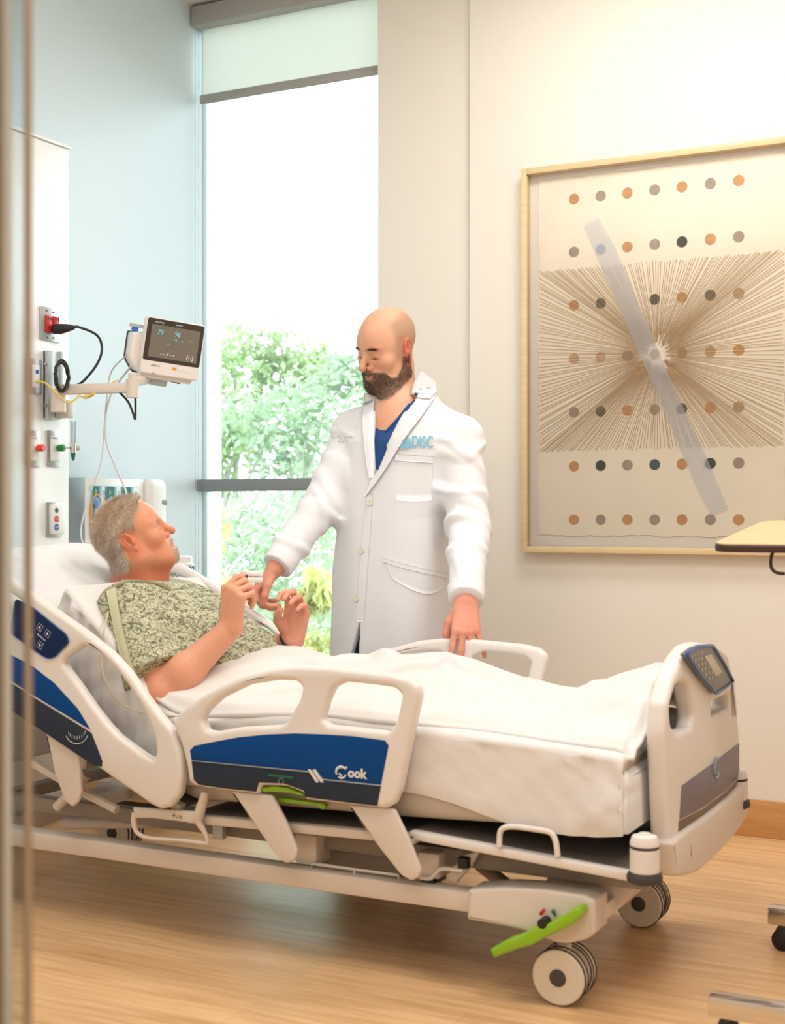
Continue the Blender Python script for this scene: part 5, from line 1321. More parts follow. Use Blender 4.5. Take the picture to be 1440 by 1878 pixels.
# trunk and legs
bf = Field(); bf.add(p_loft(DF, [t for t in inset(DTAB, .035) if t[0] > .8]), 0)
for s in (-1, 1):
    bf.add(p_rc(DO + np.array([s * .09, 0, .90]), DO + np.array([s * .11, .02, .50]), .085, .055), .04); bf.add(p_rc(DO + np.array([s * .11, .02, .50]), DO + np.array([s * .12, .05, .09]), .055, .04), .02)
    bf.add(p_rc(DO + np.array([s * .12, .05, .05]), DO + np.array([s * .13, -.12, .035]), .04, .03), .02)
for (a, b_, r0, r1) in ((Rs, Re, .05, .042), (Ls, Le, .05, .042)): bf.add(p_rc(a, b_, r0, r1), .03)
V, Q = polygonise(bf, DO + np.array([-.45, -.35, -.02]), DO + np.array([.45, .35, 1.5]), .012); hs.append((V, Q, skin_cols(V)))
V, Q, C = join_np([headm] + hs)
body = np_mesh('body', V, Q, 'skin', doc, C); body['label'] = 'bald head, short dark beard and bare hands'
# beard hairs
P_, n_ = sample_surface(headm[0], headm[1], beard_mask(DH.l(headm[0])) > .55, 5200, 4)
dn = np.array(DH.M[2]) * -.9 + np.array(DH.M[1]) * .25
bc = np.where(np.random.RandomState(1).rand(5200, 1) < .16, L3(150, 136, 122)[None], L3(66, 50, 40)[None]) * (.7 + .6 * np.random.RandomState(2).rand(5200, 1))
strands('beard', P_ - n_ * .001, n_ * .55 + dn + np.random.RandomState(3).normal(size=n_.shape) * .35, .0075, .00042, 'hair_mat', doc, bc)
P_, n_ = sample_surface(headm[0], headm[1], sum(gauss(np.stack([q_[:, 0] - s * .031, q_[:, 1] - .09, q_[:, 2] - .029 + np.abs(q_[:, 0] - s * .026) * .12], 1), (0, 0, 0), (.019, .04, .0038)) for s in (-1, 1) for q_ in [DH.l(headm[0])]) > .5, 500, 6)
strands('eyebrows', P_ - n_ * .001, n_ * .3 + np.sign(DH.l(P_)[:, 0:1]) * DH.M[0] * .9 + DH.M[2] * .2, .008, .0004, 'hair_mat', doc, np.repeat(L3(70, 52, 42)[None], 500, 0))
# finger nails
def nail(J, W, k, parent, name='nail'):
    a, b_ = np.array(J[k][2]), np.array(J[k][3]); d = (b_ - a); d /= np.linalg.norm(d); up = W.M[2] - d * (W.M[2] @ d); up /= np.linalg.norm(up); s = np.cross(d, up)
    r = .0066; vs = []; fs = []
    for i in range(5):
        for j in range(5):
            u, v = (i / 4 - .5) * 1.7, j / 4
            wv = 1 - .25 * abs(2 * v - .6) ** 2
            vs.append(Vector(b_ + d * (-.006 + .0115 * v) + s * math.sin(u * wv) * r + up * (math.cos(u * wv) * r + .0010 - .002 * v * v)))
    for i in range(4):
        for j in range(4): fs.append((i * 5 + j, i * 5 + j + 1, i * 5 + j + 6, i * 5 + j + 5))
    return meshobj(name, vs, fs, 'nail_pink', parent, True)
mat('nail_pink', rgb(232, 176, 160), .3, var=.03)
for k in (0, 1, 2, 3): nail(JL, WL, k, body)
# wedding ring
a, b_ = JL[2][0], JL[2][1]; c = a + (b_ - a) * .52; d = (b_ - a) / np.linalg.norm(b_ - a); u = np.cross(d, [0, 0, 1.0]); u = np.cross(d, cv(1, 0, 0)); u /= np.linalg.norm(u); v = np.cross(d, u)
tube('ring', [Vector(c + (u * math.cos(t) + v * math.sin(t)) * .0102) for t in np.linspace(0, 6.283, 25)[:-1]], .0019, 'gold', doc, 8, closed=True)
# ---- scrubs
def prism_xz(lines, y_front_of):
    """region of the front (Y below y_front_of) between two lines x=xl(z), x=xr(z), above zmin; negative inside"""
    (za, xa), (zl, xl), (zr, xr) = lines
    def f(P):
        z = P[:, 2]; L_ = xa + (xl - xa) * (z - za) / (zl - za); R_ = xa + (xr - xa) * (z - za) / (zr - za)
        return np.maximum(np.maximum(L_ - P[:, 0], P[:, 0] - R_), np.maximum(za - z, P[:, 1] - y_front_of))
    return f
SV = [SY(704, 787, 3.845), SY(698, 727, 3.87), SY(746, 737, 3.87)]
sf = Field(); sf.add(p_loft(DF, [t for t in inset(DTAB, .016) if t[0] > .8]), 0)
sf.sub(prism_xz([(SV[0].z, SV[0].x), (SV[1].z, SV[1].x), (SV[2].z, SV[2].x)], 3.95), .002)
sf.cut(lambda P: P[:, 2] - 1.452)
sf.cut(lambda P: P[:, 1] - 3.99)
V, Q = polygonise(sf, DO + np.array([-.22, -.2, 1.12]), DO + np.array([.28, .05, 1.47]), .0024)
so = np_mesh('scrub_top', V, Q, 'scrub_blue', doc); so['label'] = 'blue v-neck scrub top'
sb = bvh_of(so)
def ruled(name, A, B, bvh, off, m, parent, n=28, k=6, th=.003, smooth=True, offB=None, tol=.16):
    """a flap of cloth draped on a garment between two pixel polylines"""
    A = catmull([(x, y, 0) for x, y in A], 6); B = catmull([(x, y, 0) for x, y in B], 6)
    def at(L_, t):
        i = t * (len(L_) - 1); a = int(min(i, len(L_) - 2)); return L_[a].lerp(L_[a + 1], i - a)
    vs = []; ok = True; last = None; grid = []
    for i in range(n + 1):
        a, b_ = at(A, i / n), at(B, i / n); row = []
        for j in range(k + 1):
            p = a.lerp(b_, j / k); o_ = off if offB is None else off + (offB - off) * j / k
            q_ = drape(bvh, p.x, p.y, o_)
            row.append(q_)
        grid.append(row)
    dep = [(-g.x * ST + g.y * CT) for r in grid for g in r if g is not None]; md = sorted(dep)[len(dep) // 2]
    for i, row in enumerate(grid):
        for j, g in enumerate(row):
            if g is None or abs((-g.x * ST + g.y * CT) - md) > tol:
                a, b_ = at(A, i / n), at(B, i / n); p = a.lerp(b_, j / k)
                near = min(((ii - i) ** 2 + (jj - j) ** 2, ii, jj) for ii in range(n + 1) for jj in range(k + 1) if grid[ii][jj] is not None and abs((-grid[ii][jj].x * ST + grid[ii][jj].y * CT) - md) <= tol)
                gg = grid[near[1]][near[2]]; w_ = -gg.x * ST + gg.y * CT; r_ = ray(p.x, p.y); row[j] = Vector((r_[0] * w_, r_[1] * w_, CAMH + r_[2] * w_))
    top = [g for r in grid for g in r]
    back = [g - (CAM - g).normalized() * -th * -1 for g in top]
    N_ = len(top); K_ = k + 1; vs = top + back; fs = []
    for i in range(n):
        for j in range(k):
            a = i * K_ + j; fs.append((a, a + K_, a + K_ + 1, a + 1)); fs.append((N_ + a + 1, N_ + a + K_ + 1, N_ + a + K_, N_ + a))
    def side(a, b_): fs.append((a, b_, N_ + b_, N_ + a))
    for i in range(n): side(i * K_, (i + 1) * K_); side((i + 1) * K_ + k, i * K_ + k)
    for j in range(k): side(j + 1, j); side(n * K_ + j, n * K_ + j + 1)
    return meshobj(name, vs, fs, m, parent, smooth)
for L_ in ([(752, 741), (741, 754), (730, 768), (718, 781), (709, 791)],):
    pts = [drape(sb, x, y, .0005) for x, y in L_]; pts = [p for p in pts if p is not None and p.y < 3.93]
    if len(pts) > 2: tube('neck_band', pts, .0042, 'scrub_blue', doc, 8, 4)
pf_ = Field()
for s in (-1, 1):
    pf_.add(p_rc(DO + np.array([s * .075, -.03, .86]), DO + np.array([s * .095, -.03, .50]), .095, .095), .04); pf_.add(p_rc(DO + np.array([s * .095, -.03, .50]), DO + np.array([s * .12, .03, .07]), .095, .08), .03)
pf_.cut(lambda P: .05 - P[:, 2]); pf_.disp(lambda P: .003 * noise3(P * np.array([1, 1, .4]), 40, 9))
V, Q = polygonise(pf_, DO + np.array([-.32, -.25, 0.0]), DO + np.array([.32, .25, 1.02]), .010)
o = np_mesh('trousers', V, Q, 'scrub_navy', doc); o['label'] = 'navy scrub trousers'
for s in (-1, 1):
    sf2 = Field(); c0 = DO + np.array([s * .12, .04, 0])
    sf2.add(p_rc(c0 + np.array([0, .04, .045]), c0 + np.array([s * .012, -.17, .035]), .047, .036), 0); sf2.add(p_rc(c0 + np.array([0, .02, .05]), c0 + np.array([0, .0, .10]), .045, .042), .03)
    sf2.cut(lambda P: .003 - P[:, 2]); V, Q = polygonise(sf2, c0 - np.array([.09, .26, .02]), c0 + np.array([.09, .14, .17]), .007); np_mesh('shoe', V, Q, 'shoe', doc)
# ---- the coat
cf = Field()
CT_ = [(.30, -.005, .0, .235, .172, 2.3)] + [(z, cx, cy, rx + (.012 if z < 1 else .004), ry + .006, n) for (z, cx, cy, rx, ry, n) in DTAB[1:-2]] + [(1.44, .06, -.008, .098, .082, 2.1), (1.475, .06, -.012, .078, .078, 2.0)]
cf.add(p_loft(DF, CT_), 0)
for (S, E_, Wp, r) in ((Rs, Re, Rw, (.068, .066, .064, .053)), (Ls, Le, Lw, (.070, .068, .066, .056))):
    nkp = np.array([nk[0] + (S[0] - nk[0]) * .25, 3.965, 1.435]); cf.add(p_rc(nkp, S + np.array([0, 0, .0]), .045, r[0] - .006), .05)
    cf.add(p_rc(S, E_, r[0], r[1]), .045)
    dw = (Wp - E_) / np.linalg.norm(Wp - E_); e_ = Wp - dw * .006
    def sl(P, a=E_, b_=e_ + dw * .04, e_=e_, dw=dw, r=r): return np.maximum(p_rc(a, b_, r[2], r[3] - .004)(P), (P - e_) @ dw)
    cf.add(sl, .025)
def arm_wr(P):
    o = np.zeros(len(P))
    for (S, E_, Wp, sd) in ((Rs, Re, Rw, 1), (Ls, Le, Lw, 2)):
        for (a, b_, amp, lx) in ((S, E_, .011, .05), (E_, Wp, .013, 0)):
            d = b_ - a; l = np.linalg.norm(d); d = d / l; pa = P - a; t = pa @ d; r = np.linalg.norm(pa - t[:, None] * d, axis=1)
            m = sstep(-.02, .03, t) * sstep(l - .025 + lx, l - .085 + lx, t) * sstep(.12, .09, r)
            u = np.cross(d, [0.3, .2, 1.0]); u /= np.linalg.norm(u); v_ = np.cross(d, u); ang = np.arctan2(pa @ u, pa @ v_)
            k_ = np.nonzero(m > .01)[0]
            if len(k_) == 0: continue
            t, ang, Pk, mk = t[k_], ang[k_], P[k_], m[k_]
            g_ = np.sin(46 * t + 1.9 * np.sin(ang + sd) + 2.6 * noise3(Pk, 13, 20 + sd)); h_ = np.sin(30 * t - 2.4 * np.sin(ang + 2 + sd) + 2.2 * noise3(Pk, 11, 31 + sd))
            o[k_] += mk * amp * (np.maximum(g_ - .25, 0) ** 1.5 * 1.0 + np.maximum(h_ - .35, 0) ** 1.5 * 1.1 - .25)
    return o
cf.disp(arm_wr)
cf.disp(lambda P: .0030 * noise3(P * np.array([1.6, 1.6, .35]), 26, 14) * sstep(1.3, 1.15, P[:, 2]))
CVp = [SY(684, 882, 3.815), SY(686, 715, 3.88), SY(766, 712, 3.88)]
cf.sub(prism_xz([(CVp[0].z, CVp[0].x), (CVp[1].z, CVp[1].x), (CVp[2].z, CVp[2].x)], 3.97), .004)
cf.sub(p_rc(nk + np.array([0, 0, .02]), nk + np.array([.003, .0, .2]), .066, .08), .004)
sl0, sl1 = SY(660, 1138, 3.80), SY(640, 1235, 3.80)
def slit(P):
    z = P[:, 2]; t = np.clip((sl0.z - z) / (sl0.z - sl1.z), 0, 4); xc = sl0.x + (sl1.x - sl0.x) * t * .75
    return np.maximum(np.abs(P[:, 0] - xc) - .024 * t, np.maximum(z - sl0.z, P[:, 1] - 3.93))
cf.sub(slit, .004)
V, Q = polygonise(cf, DO + np.array([-.42, -.45, .28]), DO + np.array([.55, .28, 1.52]), .0050); V = smooth_mesh(V, Q, 1, .35)
coat = np_mesh('coat', V, Q, 'coat', doc); coat['label'] = 'long white lab coat'
cb = bvh_of(coat)
R_IN = [(769, 679), (760, 708), (747, 735), (726, 769), (703, 820), (683, 876), (671, 909)]
R_OUT = [(797, 700), (800, 714), (796, 728), (784, 752), (740, 812), (705, 868), (673, 910)]
ruled('lapel', R_IN, R_OUT, cb, .006, 'coat', doc, n=36, k=8, th=.004, offB=.010)
ruled('lapel', [(690, 716), (689, 740), (684, 790), (684, 840), (684, 876)], [(668, 722), (668, 750), (670, 800), (674, 845), (680, 878)], cb, .006, 'coat', doc, th=.004, offB=.009)
ruled('collar', [(770, 677), (760, 700), (752, 730)], [(802, 702), (801, 716), (786, 736)], cb, .010, 'coat', doc, th=.004, offB=.014)
ruled('placket', [(673, 905), (668, 960), (662, 1020), (657, 1100), (655, 1140)], [(684, 905), (682, 960), (677, 1020), (672, 1100), (668, 1140)], cb, .0022, 'coat', doc, th=.002)
ruled('chest_pocket', [(726, 834), (760, 836), (794, 838)], [(728, 918), (760, 920), (792, 918)], cb, .0010, 'coat', doc, th=.001)
ruled('pocket_welt', [(726, 833), (760, 835), (795, 837)], [(726, 845), (760, 847), (794, 849)], cb, .0046, 'coat', doc, th=.003)
ruled('hip_pocket', [(703, 1024), (745, 1036), (785, 1046), (818, 1054)], [(722, 1062), (752, 1080), (786, 1090), (814, 1078)], cb, .0022, 'coat', doc, th=.002)
ruled('pocket_welt', [(703, 1023), (745, 1035), (785, 1045), (818, 1053)], [(704, 1030), (745, 1043), (785, 1053), (818, 1061)], cb, .0045, 'coat', doc, th=.003)
for (px, py) in ((679, 922), (664, 1010), (655, 1097)):
    c = drape(cb, px, py, .0035); nn_ = (CAM - c); nn_ = Vector((-.1, -1, .05)).normalized()
    bt = lathe('button', [(.0095, 0), (.010, .0015), (.0095, .003), (.007, .0026)], c, nn_, 'button_cream', doc, 20)
def drape_text(name, s, size_px, px, py, m, shear=0, sx=1.0, bold=0, rot=0.0, off=.004):
    me = text_mesh(s, size_px, 0.0, shear, bold); ca, sa = math.cos(rot), math.sin(rot)
    for v in me.vertices:
        x, y = v.co.x * sx, v.co.y; q_ = drape(cb, px + x * ca - y * sa, py - (x * sa + y * ca), off); v.co = q_ if q_ else (0, 0, 0)
    return link(name, me, m, doc)
drape_text('logo_lettering', 'DISC', 29, 775, 812, 'logo_blue', sx=.62, bold=.25, rot=-.02, off=.0062)
for (pts) in ([(736, 822), (742, 806), (744, 822)], [(743, 822), (750, 800), (752, 822)], [(751, 823), (753, 800), (755, 823)]):
    vv = [drape(cb, x, y, .0120 if x < 745 else .009) for x, y in pts]; meshobj('logo_peak', vv, [(0, 1, 2)], 'logo_blue', doc)
drape_text('embroidered_name', 'Jonathan D. Bird, M.D.', 8.2, 632, 804, 'thread_grey', shear=.35, sx=.60, rot=.03, off=.0040) if False else None
add = ([], []); R = random.Random(4)
for (x0, x1, y0) in ((610, 655, 804), (622, 645, 811)):
    x = x0
    while x < x1 - 3:
        wl_ = R.uniform(5, 12); pts = []
        n_ = int(wl_ / 1.1) + 2
        for i in range(n_):
            p = drape(cb, x + i * wl_ / n_, y0 + (R.uniform(-2.6, 1.4) if i else -3) - (x - x0) * .03, .0035)
            if p: pts.append(p)
        if len(pts) > 2: tube('e', pts, .00055, None, seg=4, smooth_n=2, add=add)
        x += wl_ + 2.5
meshobj('embroidered_name', add[0], add[1], 'thread_grey', doc)

# =================================================================== the patient
pat = thing('person', 'grey-haired man in a patterned hospital gown sitting up in bed', 'person', tuple(SY(440, 1290, 3.18)))
PO = V3(246, 988, 3.15)
PH = frame(PO, cv(.905, .42, -.06), cv(-.42, .89, .17), .93)
pnk = V3(252, 1078, 3.18)
def hair_mask(q):
    x, y, z = q[:, 0], q[:, 1], q[:, 2]; ax = np.abs(x)
    front = np.interp(z, [-.075, -.055, -.02, .008, .012, .03, .05, .075, .10, .14], [-.042, -.034, -.026, -.020, .012, .026, .034, .046, .066, .078])
    m = sstep(front + .004, front - .006, y) * sstep(-.082, -.066, z)
    m = m * (1 - sstep(.066, .072, ax) * sstep(-.038, -.030, y) * sstep(.026, .018, y) * sstep(-.042, -.034, z) * sstep(.046, .038, z))
    return m
def goatee(q):
    x, y, z = q[:, 0], q[:, 1], q[:, 2]; ax = np.abs(x)
    chin = sstep(.036, .026, ax) * sstep(-.070, -.080, z) * sstep(-.126, -.116, z) * sstep(.055, .065, y)
    mou = sstep(.032, .026, ax) * sstep(-.040, -.0445, z) * sstep(-.0565, -.052, z) * sstep(.07, .078, y)
    sid = sstep(.019, .023, ax) * sstep(.034, .029, ax) * sstep(-.045, -.055, z) * sstep(-.1, -.09, z) * sstep(.055, .065, y)
    return np.clip(np.maximum(np.maximum(chin, mou), sid), 0, 1)
hf = Field(); head_field(hf, PH, jaw=1.04, open_mouth=.006, nose=1.05)
hf.add(p_rc(PH.w((0, -.030, -.055)), pnk, .058, .066), .03)
hf.add(p_rc(PH.w((0, .040, -.085)), pnk + np.array(cv(.045, -.01, 0)) * .05, .030, .045), .045)
hf.add(p_rc(pnk, pnk + np.array(cv(-.2, -1, 0)) * .10, .066, .095), .04)
for s in (-1, 1): hf.add(p_rc(PH.w((s * .056, -.02, -.05)), pnk + np.array([.055, -s * .02, -.02]), .013, .010), .03)
hf.disp(lambda P: 0.0035 * hair_mask(PH.l(P)) + .0022 * goatee(PH.l(P)))
V, Q = polygonise(hf, PO - np.array([.2, .17, .30]), PO + np.array([.2, .17, .17]), .0024); V = smooth_mesh(V, Q, 1, .4)
q = PH.l(V); C = skin_cols(V, (228, 160, 126), (212, 112, 86))
C = blend(C, L3(206, 100, 74), sstep(-.07, -.11, q[:, 2] + .2 * q[:, 1]) * .55)
C = blend(C, L3(214, 116, 92), gauss(q, (0, .115, -.028), (.016, .02, .014)) * .9 + gauss(q, (.045, .055, -.03), (.02, .03, .022)) * .45)
C = blend(C, L3(222, 126, 96), sstep(.073, .081, np.abs(q[:, 0])) * sstep(-.05, -.035, q[:, 2]) * sstep(.05, .04, q[:, 2]) * .6)
C = blend(C, L3(186, 160, 138), hair_mask(q)); C = blend(C, L3(224, 196, 176), goatee(q) * .85)
C = blend(C, L3(214, 126, 108), gauss(q, (0, .098, -.063), (.016, .02, .010)) * .7)
C = blend(C, L3(110, 46, 40), gauss(q, (0, .090, -.0635), (.014, .02, .0035)) * .9)
for s in (-1, 1):
    C = blend(C, L3(236, 226, 218), gauss(q, (s * .034, .089, .0045), (.008, .03, .0035)) * .8)
    C = blend(C, L3(70, 50, 40), gauss(q, (s * .033, .089, .0085), (.013, .03, .0016)) * .9 + gauss(q, (s * .028, .089, .005), (.003, .03, .0035)) * .9)
    C = blend(C, L3(200, 160, 130), gauss(q, (s * .033, .085, .028), (.018, .04, .0042)) * .75)
phead = (V, Q, C); hs = []
# arms
Ns, Ne, Nw = V3(232, 1118, 2.985), V3(300, 1272, 2.905), V3(423, 1152, 3.01)
Fs, Fe, Fw = V3(330, 1105, 3.42), V3(440, 1205, 3.43), V3(535, 1176, 3.38)
def near_arm(F_):
    F_.add(p_rc(Ns, Ne, .055, .044), 0); m = Ne + (Nw - Ne) * .3
    F_.add(p_rc(Ne, m, .043, .047), .02); F_.add(p_rc(m, Nw, .047, .030), .03); F_.add(p_sph(Ne + np.array(cv(-.5, -.6, .2)) * .010, .040), .03)
fdn = cv(.06, .985, .16); ndn = cv(-.70, .10, .70)
WN = Frame(Nw + np.array(fdn) * .006, fdn.cross(ndn).normalized(), fdn, (fdn.cross(ndn)).cross(fdn))
af_ = Field(); near_arm(af_)
JN = hand(af_, WN, -1, [(.95, .62, .12), (1.25, 1.25, .7), (1.35, 1.3, .7), (1.4, 1.3, .7)], [(.016, .020, -.012), (.034, .050, -.030), (.030, .074, -.050), (.016, .092, -.066)], spread=(.06, .0, -.06, -.12), sc=1.06)
V, Q = polygonise(af_, np.min([Ns, Ne, Nw], 0) - np.array([.09, .09, .09]), np.max([Ns, Ne, Nw], 0) + np.array([.17, .14, .17]), .0027)
C = skin_cols(V, (232, 170, 138), (214, 118, 92)); C = blend(C, L3(222, 130, 104), gauss(V, Ne, (.07, .07, .06)) * .5); hs.append((V, Q, C))
fdf = cv(.16, .96, .10); ndf = cv(.42, .10, -.90)
WF = Frame(Fw + np.array(fdf) * .008, fdf.cross(ndf).normalized(), fdf, (fdf.cross(ndf)).cross(fdf))
ff_ = Field(); ff_.add(p_rc(Fe, Fw, .045, .029), 0); ff_.add(p_rc(Fs, Fe, .05, .045), .02)
JF = hand(ff_, WF, 1, [(.55, 1.15, .55), (.62, 1.05, .5), (.68, 1.0, .45), (.72, .95, .4)], [(.018, .020, -.012), (.036, .046, -.030), (.030, .066, -.050), (.018, .082, -.060)], spread=(.10, .02, -.06, -.14), sc=1.05)
V, Q = polygonise(ff_, np.min([Fs, Fe, Fw], 0) - np.array([.09, .12, .09]), np.max([Fs, Fe, Fw], 0) + np.array([.15, .10, .17]), .0027); hs.append((V, Q, skin_cols(V, (234, 166, 142), (214, 112, 96))))
# trunk and legs, covered
pA, pB = V3(470, 1262, 3.18), V3(258, 1096, 3.18)
ax_ = (pB - pA) / np.linalg.norm(pB - pA); TF = Frame(pA, (0, 1, 0), np.cross(ax_, (0, 1, 0)) * -1, ax_)
if TF.M[1][2] < 0: TF.M[1] *= -1
TL = float(np.linalg.norm(pB - pA))
PT = [(-.08, 0, 0.01, .150, .095, 2.2), (.08, 0, .008, .172, .112, 2.3), (TL * .5, 0, .008, .195, .122, 2.4), (TL * .75, 0, .004, .205, .112, 2.5), (TL * .9, 0, 0, .190, .095, 2.4), (TL, 0, 0, .13, .08, 2.2)]
bf = Field(); bf.add(p_loft(TF, inset(PT, .03)), 0)
hipL = pA + np.array([.06, -.09, -.02]); 
for s in (-1, 1):
    hp1 = pA + np.array([.02, s * .09, -.03]); kn = np.array([-1.56, 3.18 + s * .09, .625]); an = np.array([-1.06, 3.18 + s * .08, .595])
    bf.add(p_rc(hp1, kn, .08, .045), .04); bf.add(p_rc(kn, an, .045, .032), .02); bf.add(p_rc(an, an + np.array([.04, s * .02, .045]), .028, .020), .02)
V, Q = polygonise(bf, np.array([-2.75, 2.85, .4]), np.array([-.85, 3.52, 1.1]), .014); hs.append((V, Q, skin_cols(V)))
V, Q, C = join_np([phead] + hs)
pbody = np_mesh('body', V, Q, 'skin', pat, C); pbody['label'] = 'ruddy face with white goatee, bare forearms and hands'
for k in (1, 2, 3): nail(JF, WF, k, pbody)
# hair
R_ = np.random.RandomState(8); nh = 15000
P_, n_ = sample_surface(phead[0], phead[1], hair_mask(PH.l(phead[0])) > .45, nh, 5); ql = PH.l(P_)
topw = sstep(.06, .11, ql[:, 2])[:, None]; backw = sstep(.0, -.06, ql[:, 1])[:, None]
flow = PH.M[2] * (-.9 * (1 - topw)) + PH.M[1] * (.55 * topw - .55 * (1 - topw)) + PH.M[0] * 0
flow = flow + PH.M[1] * (-.2 * backw)
fr = sstep(.035, .065, ql[:, 1])[:, None] * topw
flow = flow * (1 - fr) + (PH.M[1] * .55 + PH.M[2] * .55) * fr
tone = noise3(P_, 90, 7)[:, None] * .5 + .5
hc = L3(188, 158, 130) * (1 - tone) + L3(246, 234, 220) * tone; lightside = sstep(.06, .0, ql[:, 2])[:, None]
hc = (hc * (1 - .5 * lightside) + L3(240, 230, 222) * .5 * lightside) * (.65 + .8 * R_.rand(nh, 1))
strands('hair', P_ - n_ * .002, n_ * .36 + flow + R_.normal(size=n_.shape) * .16, .015, .00042, 'hair_mat', pat, hc, curl=.18)
gl = goatee(PH.l(phead[0])); P_, n_ = sample_surface(phead[0], phead[1], gl > .5, 1800, 6)
strands('goatee', P_ - n_ * .001, n_ * .6 - PH.M[2] * .9 + np.random.RandomState(3).normal(size=n_.shape) * .3, .006, .0004, 'hair_mat', pat, L3(236, 220, 206) * (.7 + .4 * np.random.RandomState(4).rand(1800, 1)))
# ---- gown
gm = mat('gown_print', rgb(202, 200, 168), .85, var=.06, bump=.15, bscale=160)
nt = gm.node_tree; N = nt.nodes; L = nt.links; b = N['Principled BSDF']; src = b.inputs['Base Color'].links[0].from_socket
tc = N.new('ShaderNodeTexCoord'); cur = src
for k, (rot, sc_, th_) in enumerate((((.3, .5, .2), (9, 62, 62), .014), ((.9, -.4, 1.3), (60, 9, 55), .014), ((-.5, 1.0, .7), (58, 58, 10), .013), ((1.2, .2, -.6), (10, 70, 60), .013))):
    mp = N.new('ShaderNodeMapping'); mp.inputs['Rotation'].default_value = rot; mp.inputs['Scale'].default_value = sc_; L.new(tc.outputs['Object'], mp.inputs[0])
    nz = N.new('ShaderNodeTexNoise'); nz.inputs['Scale'].default_value = 1.0; nz.inputs['Detail'].default_value = 1.0; nz.inputs['Distortion'].default_value = .25; L.new(mp.outputs[0], nz.inputs['Vector'])
    s1 = N.new('ShaderNodeMath'); s1.operation = 'SUBTRACT'; s1.inputs[1].default_value = .5 + .04 * (k % 2); L.new(nz.outputs['Fac'], s1.inputs[0])
    s2 = N.new('ShaderNodeMath'); s2.operation = 'ABSOLUTE'; L.new(s1.outputs[0], s2.inputs[0])
    rr = N.new('ShaderNodeMapRange'); rr.inputs[1].default_value = th_ * .4; rr.inputs[2].default_value = th_ * 2.2; rr.inputs[3].default_value = .85; rr.inputs[4].default_value = 0; L.new(s2.outputs[0], rr.inputs[0])
    mxx = N.new('ShaderNodeMix'); mxx.data_type = 'RGBA'; L.new(rr.outputs[0], mxx.inputs[0]); L.new(cur, mxx.inputs[6]); mxx.inputs[7].default_value = rgb(88, 90, 70); cur = mxx.outputs[2]
L.new(cur, b.inputs['Base Color'])
mat('gown_trim', rgb(208, 208, 172), .85, var=.05); mat('gown_edge', rgb(150, 148, 116), .85, var=.06)
gf = Field(); gf.add(p_loft(TF, PT), 0)
hem_c = Ns + (Ne - Ns) * .80; da = (Ne - Ns) / np.linalg.norm(Ne - Ns)
dh = np.array(cv(.62, -.72, .15)); dh = da * .8 + dh * .2; dh /= np.linalg.norm(dh)
gf.add(p_rc(V3(262, 1088, 3.08), Ns, .06, .066), .05)
gf.add(lambda P: np.maximum(p_rc(Ns, hem_c + da * .05, .072, .088)(P), (P - hem_c) @ dh), .035)
hem_f = Fs + (Fe - Fs) * .7; daf = (Fe - Fs) / np.linalg.norm(Fe - Fs)
gf.add(p_rc(V3(290, 1085, 3.28), Fs, .055, .062), .05); gf.add(lambda P: np.maximum(p_rc(Fs, Fe, .068, .075)(P), (P - hem_f) @ daf), .035)
def gown_folds(P):
    q = TF.l(P); a = noise3(P * np.array([1, 1, 1]), 24, 41); w_ = np.sin(q[:, 2] * 34 - q[:, 0] * 18 + 2.6 * a); w2 = np.sin(q[:, 2] * 22 + q[:, 0] * 30 + 2.4 * noise3(P, 19, 43))
    lap = sstep(.5, .15, q[:, 2] / TL)
    return .011 * np.maximum(w_ - .2, 0) ** 1.5 * (.45 + .8 * lap) + .009 * np.maximum(w2 - .3, 0) ** 1.5 - .001
gf.disp(gown_folds)
gf.cut(lambda P: (P - V3(252, 1064, 3.10)) @ np.array(cv(.06, 1, 0)))
gf.sub(p_rc(pnk + np.array(cv(.3, .3, 0)) * .005, pnk + np.array(cv(.2, .9, 0)) * .25, .070, .11), .008)
V, Q = polygonise(gf, np.array([-2.75, 2.78, .45]), np.array([-1.95, 3.60, 1.02]), .0050); V = smooth_mesh(V, Q, 1, .35)
gown = np_mesh('gown', V, Q, 'gown_print', pat); gown['label'] = 'olive gown with dark scribble print'
gbv = bvh_of(gown)
ruled('gown_stripe', [(196, 1082), (203, 1120), (214, 1170), (226, 1215), (238, 1250)], [(214, 1076), (219, 1115), (229, 1162), (240, 1205), (252, 1240)], gbv, .003, 'gown_trim', pat, th=.002)
nb = [drape(gbv, x, y, .002) for x, y in ((213, 1077), (225, 1071), (245, 1068), (268, 1069), (288, 1072), (302, 1078), (312, 1083))]
nb = [p for p in nb if p is not None]
tube('neck_trim', nb, .0055, 'gown_edge', pat, 8, 4)
# wrist band on the far wrist
c = Fw - np.array(Fw - Fe) / np.linalg.norm(Fw - Fe) * .004; d = (Fw - Fe) / np.linalg.norm(Fw - Fe); d = d * .5 + np.array(fdf) * .5; d /= np.linalg.norm(d); u = np.cross(d, [0.0, 1, 0]); u /= np.linalg.norm(u); v = np.cross(d, u)
wb = thing('wristband', 'thin black band around the far wrist', 'wristband', tuple(c))
tube('band', [Vector(c + (u * math.cos(t) + v * math.sin(t)) * .0335) for t in np.linspace(0, 6.283, 33)[:-1]], .0038, 'black', wb, 8, closed=True)
tube('band_tail', [Vector(c + u * .033), Vector(c + u * .036 + d * .006), Vector(c + u * .046 + d * .010)], [.0035, .0035, .003], 'black', wb, 8)
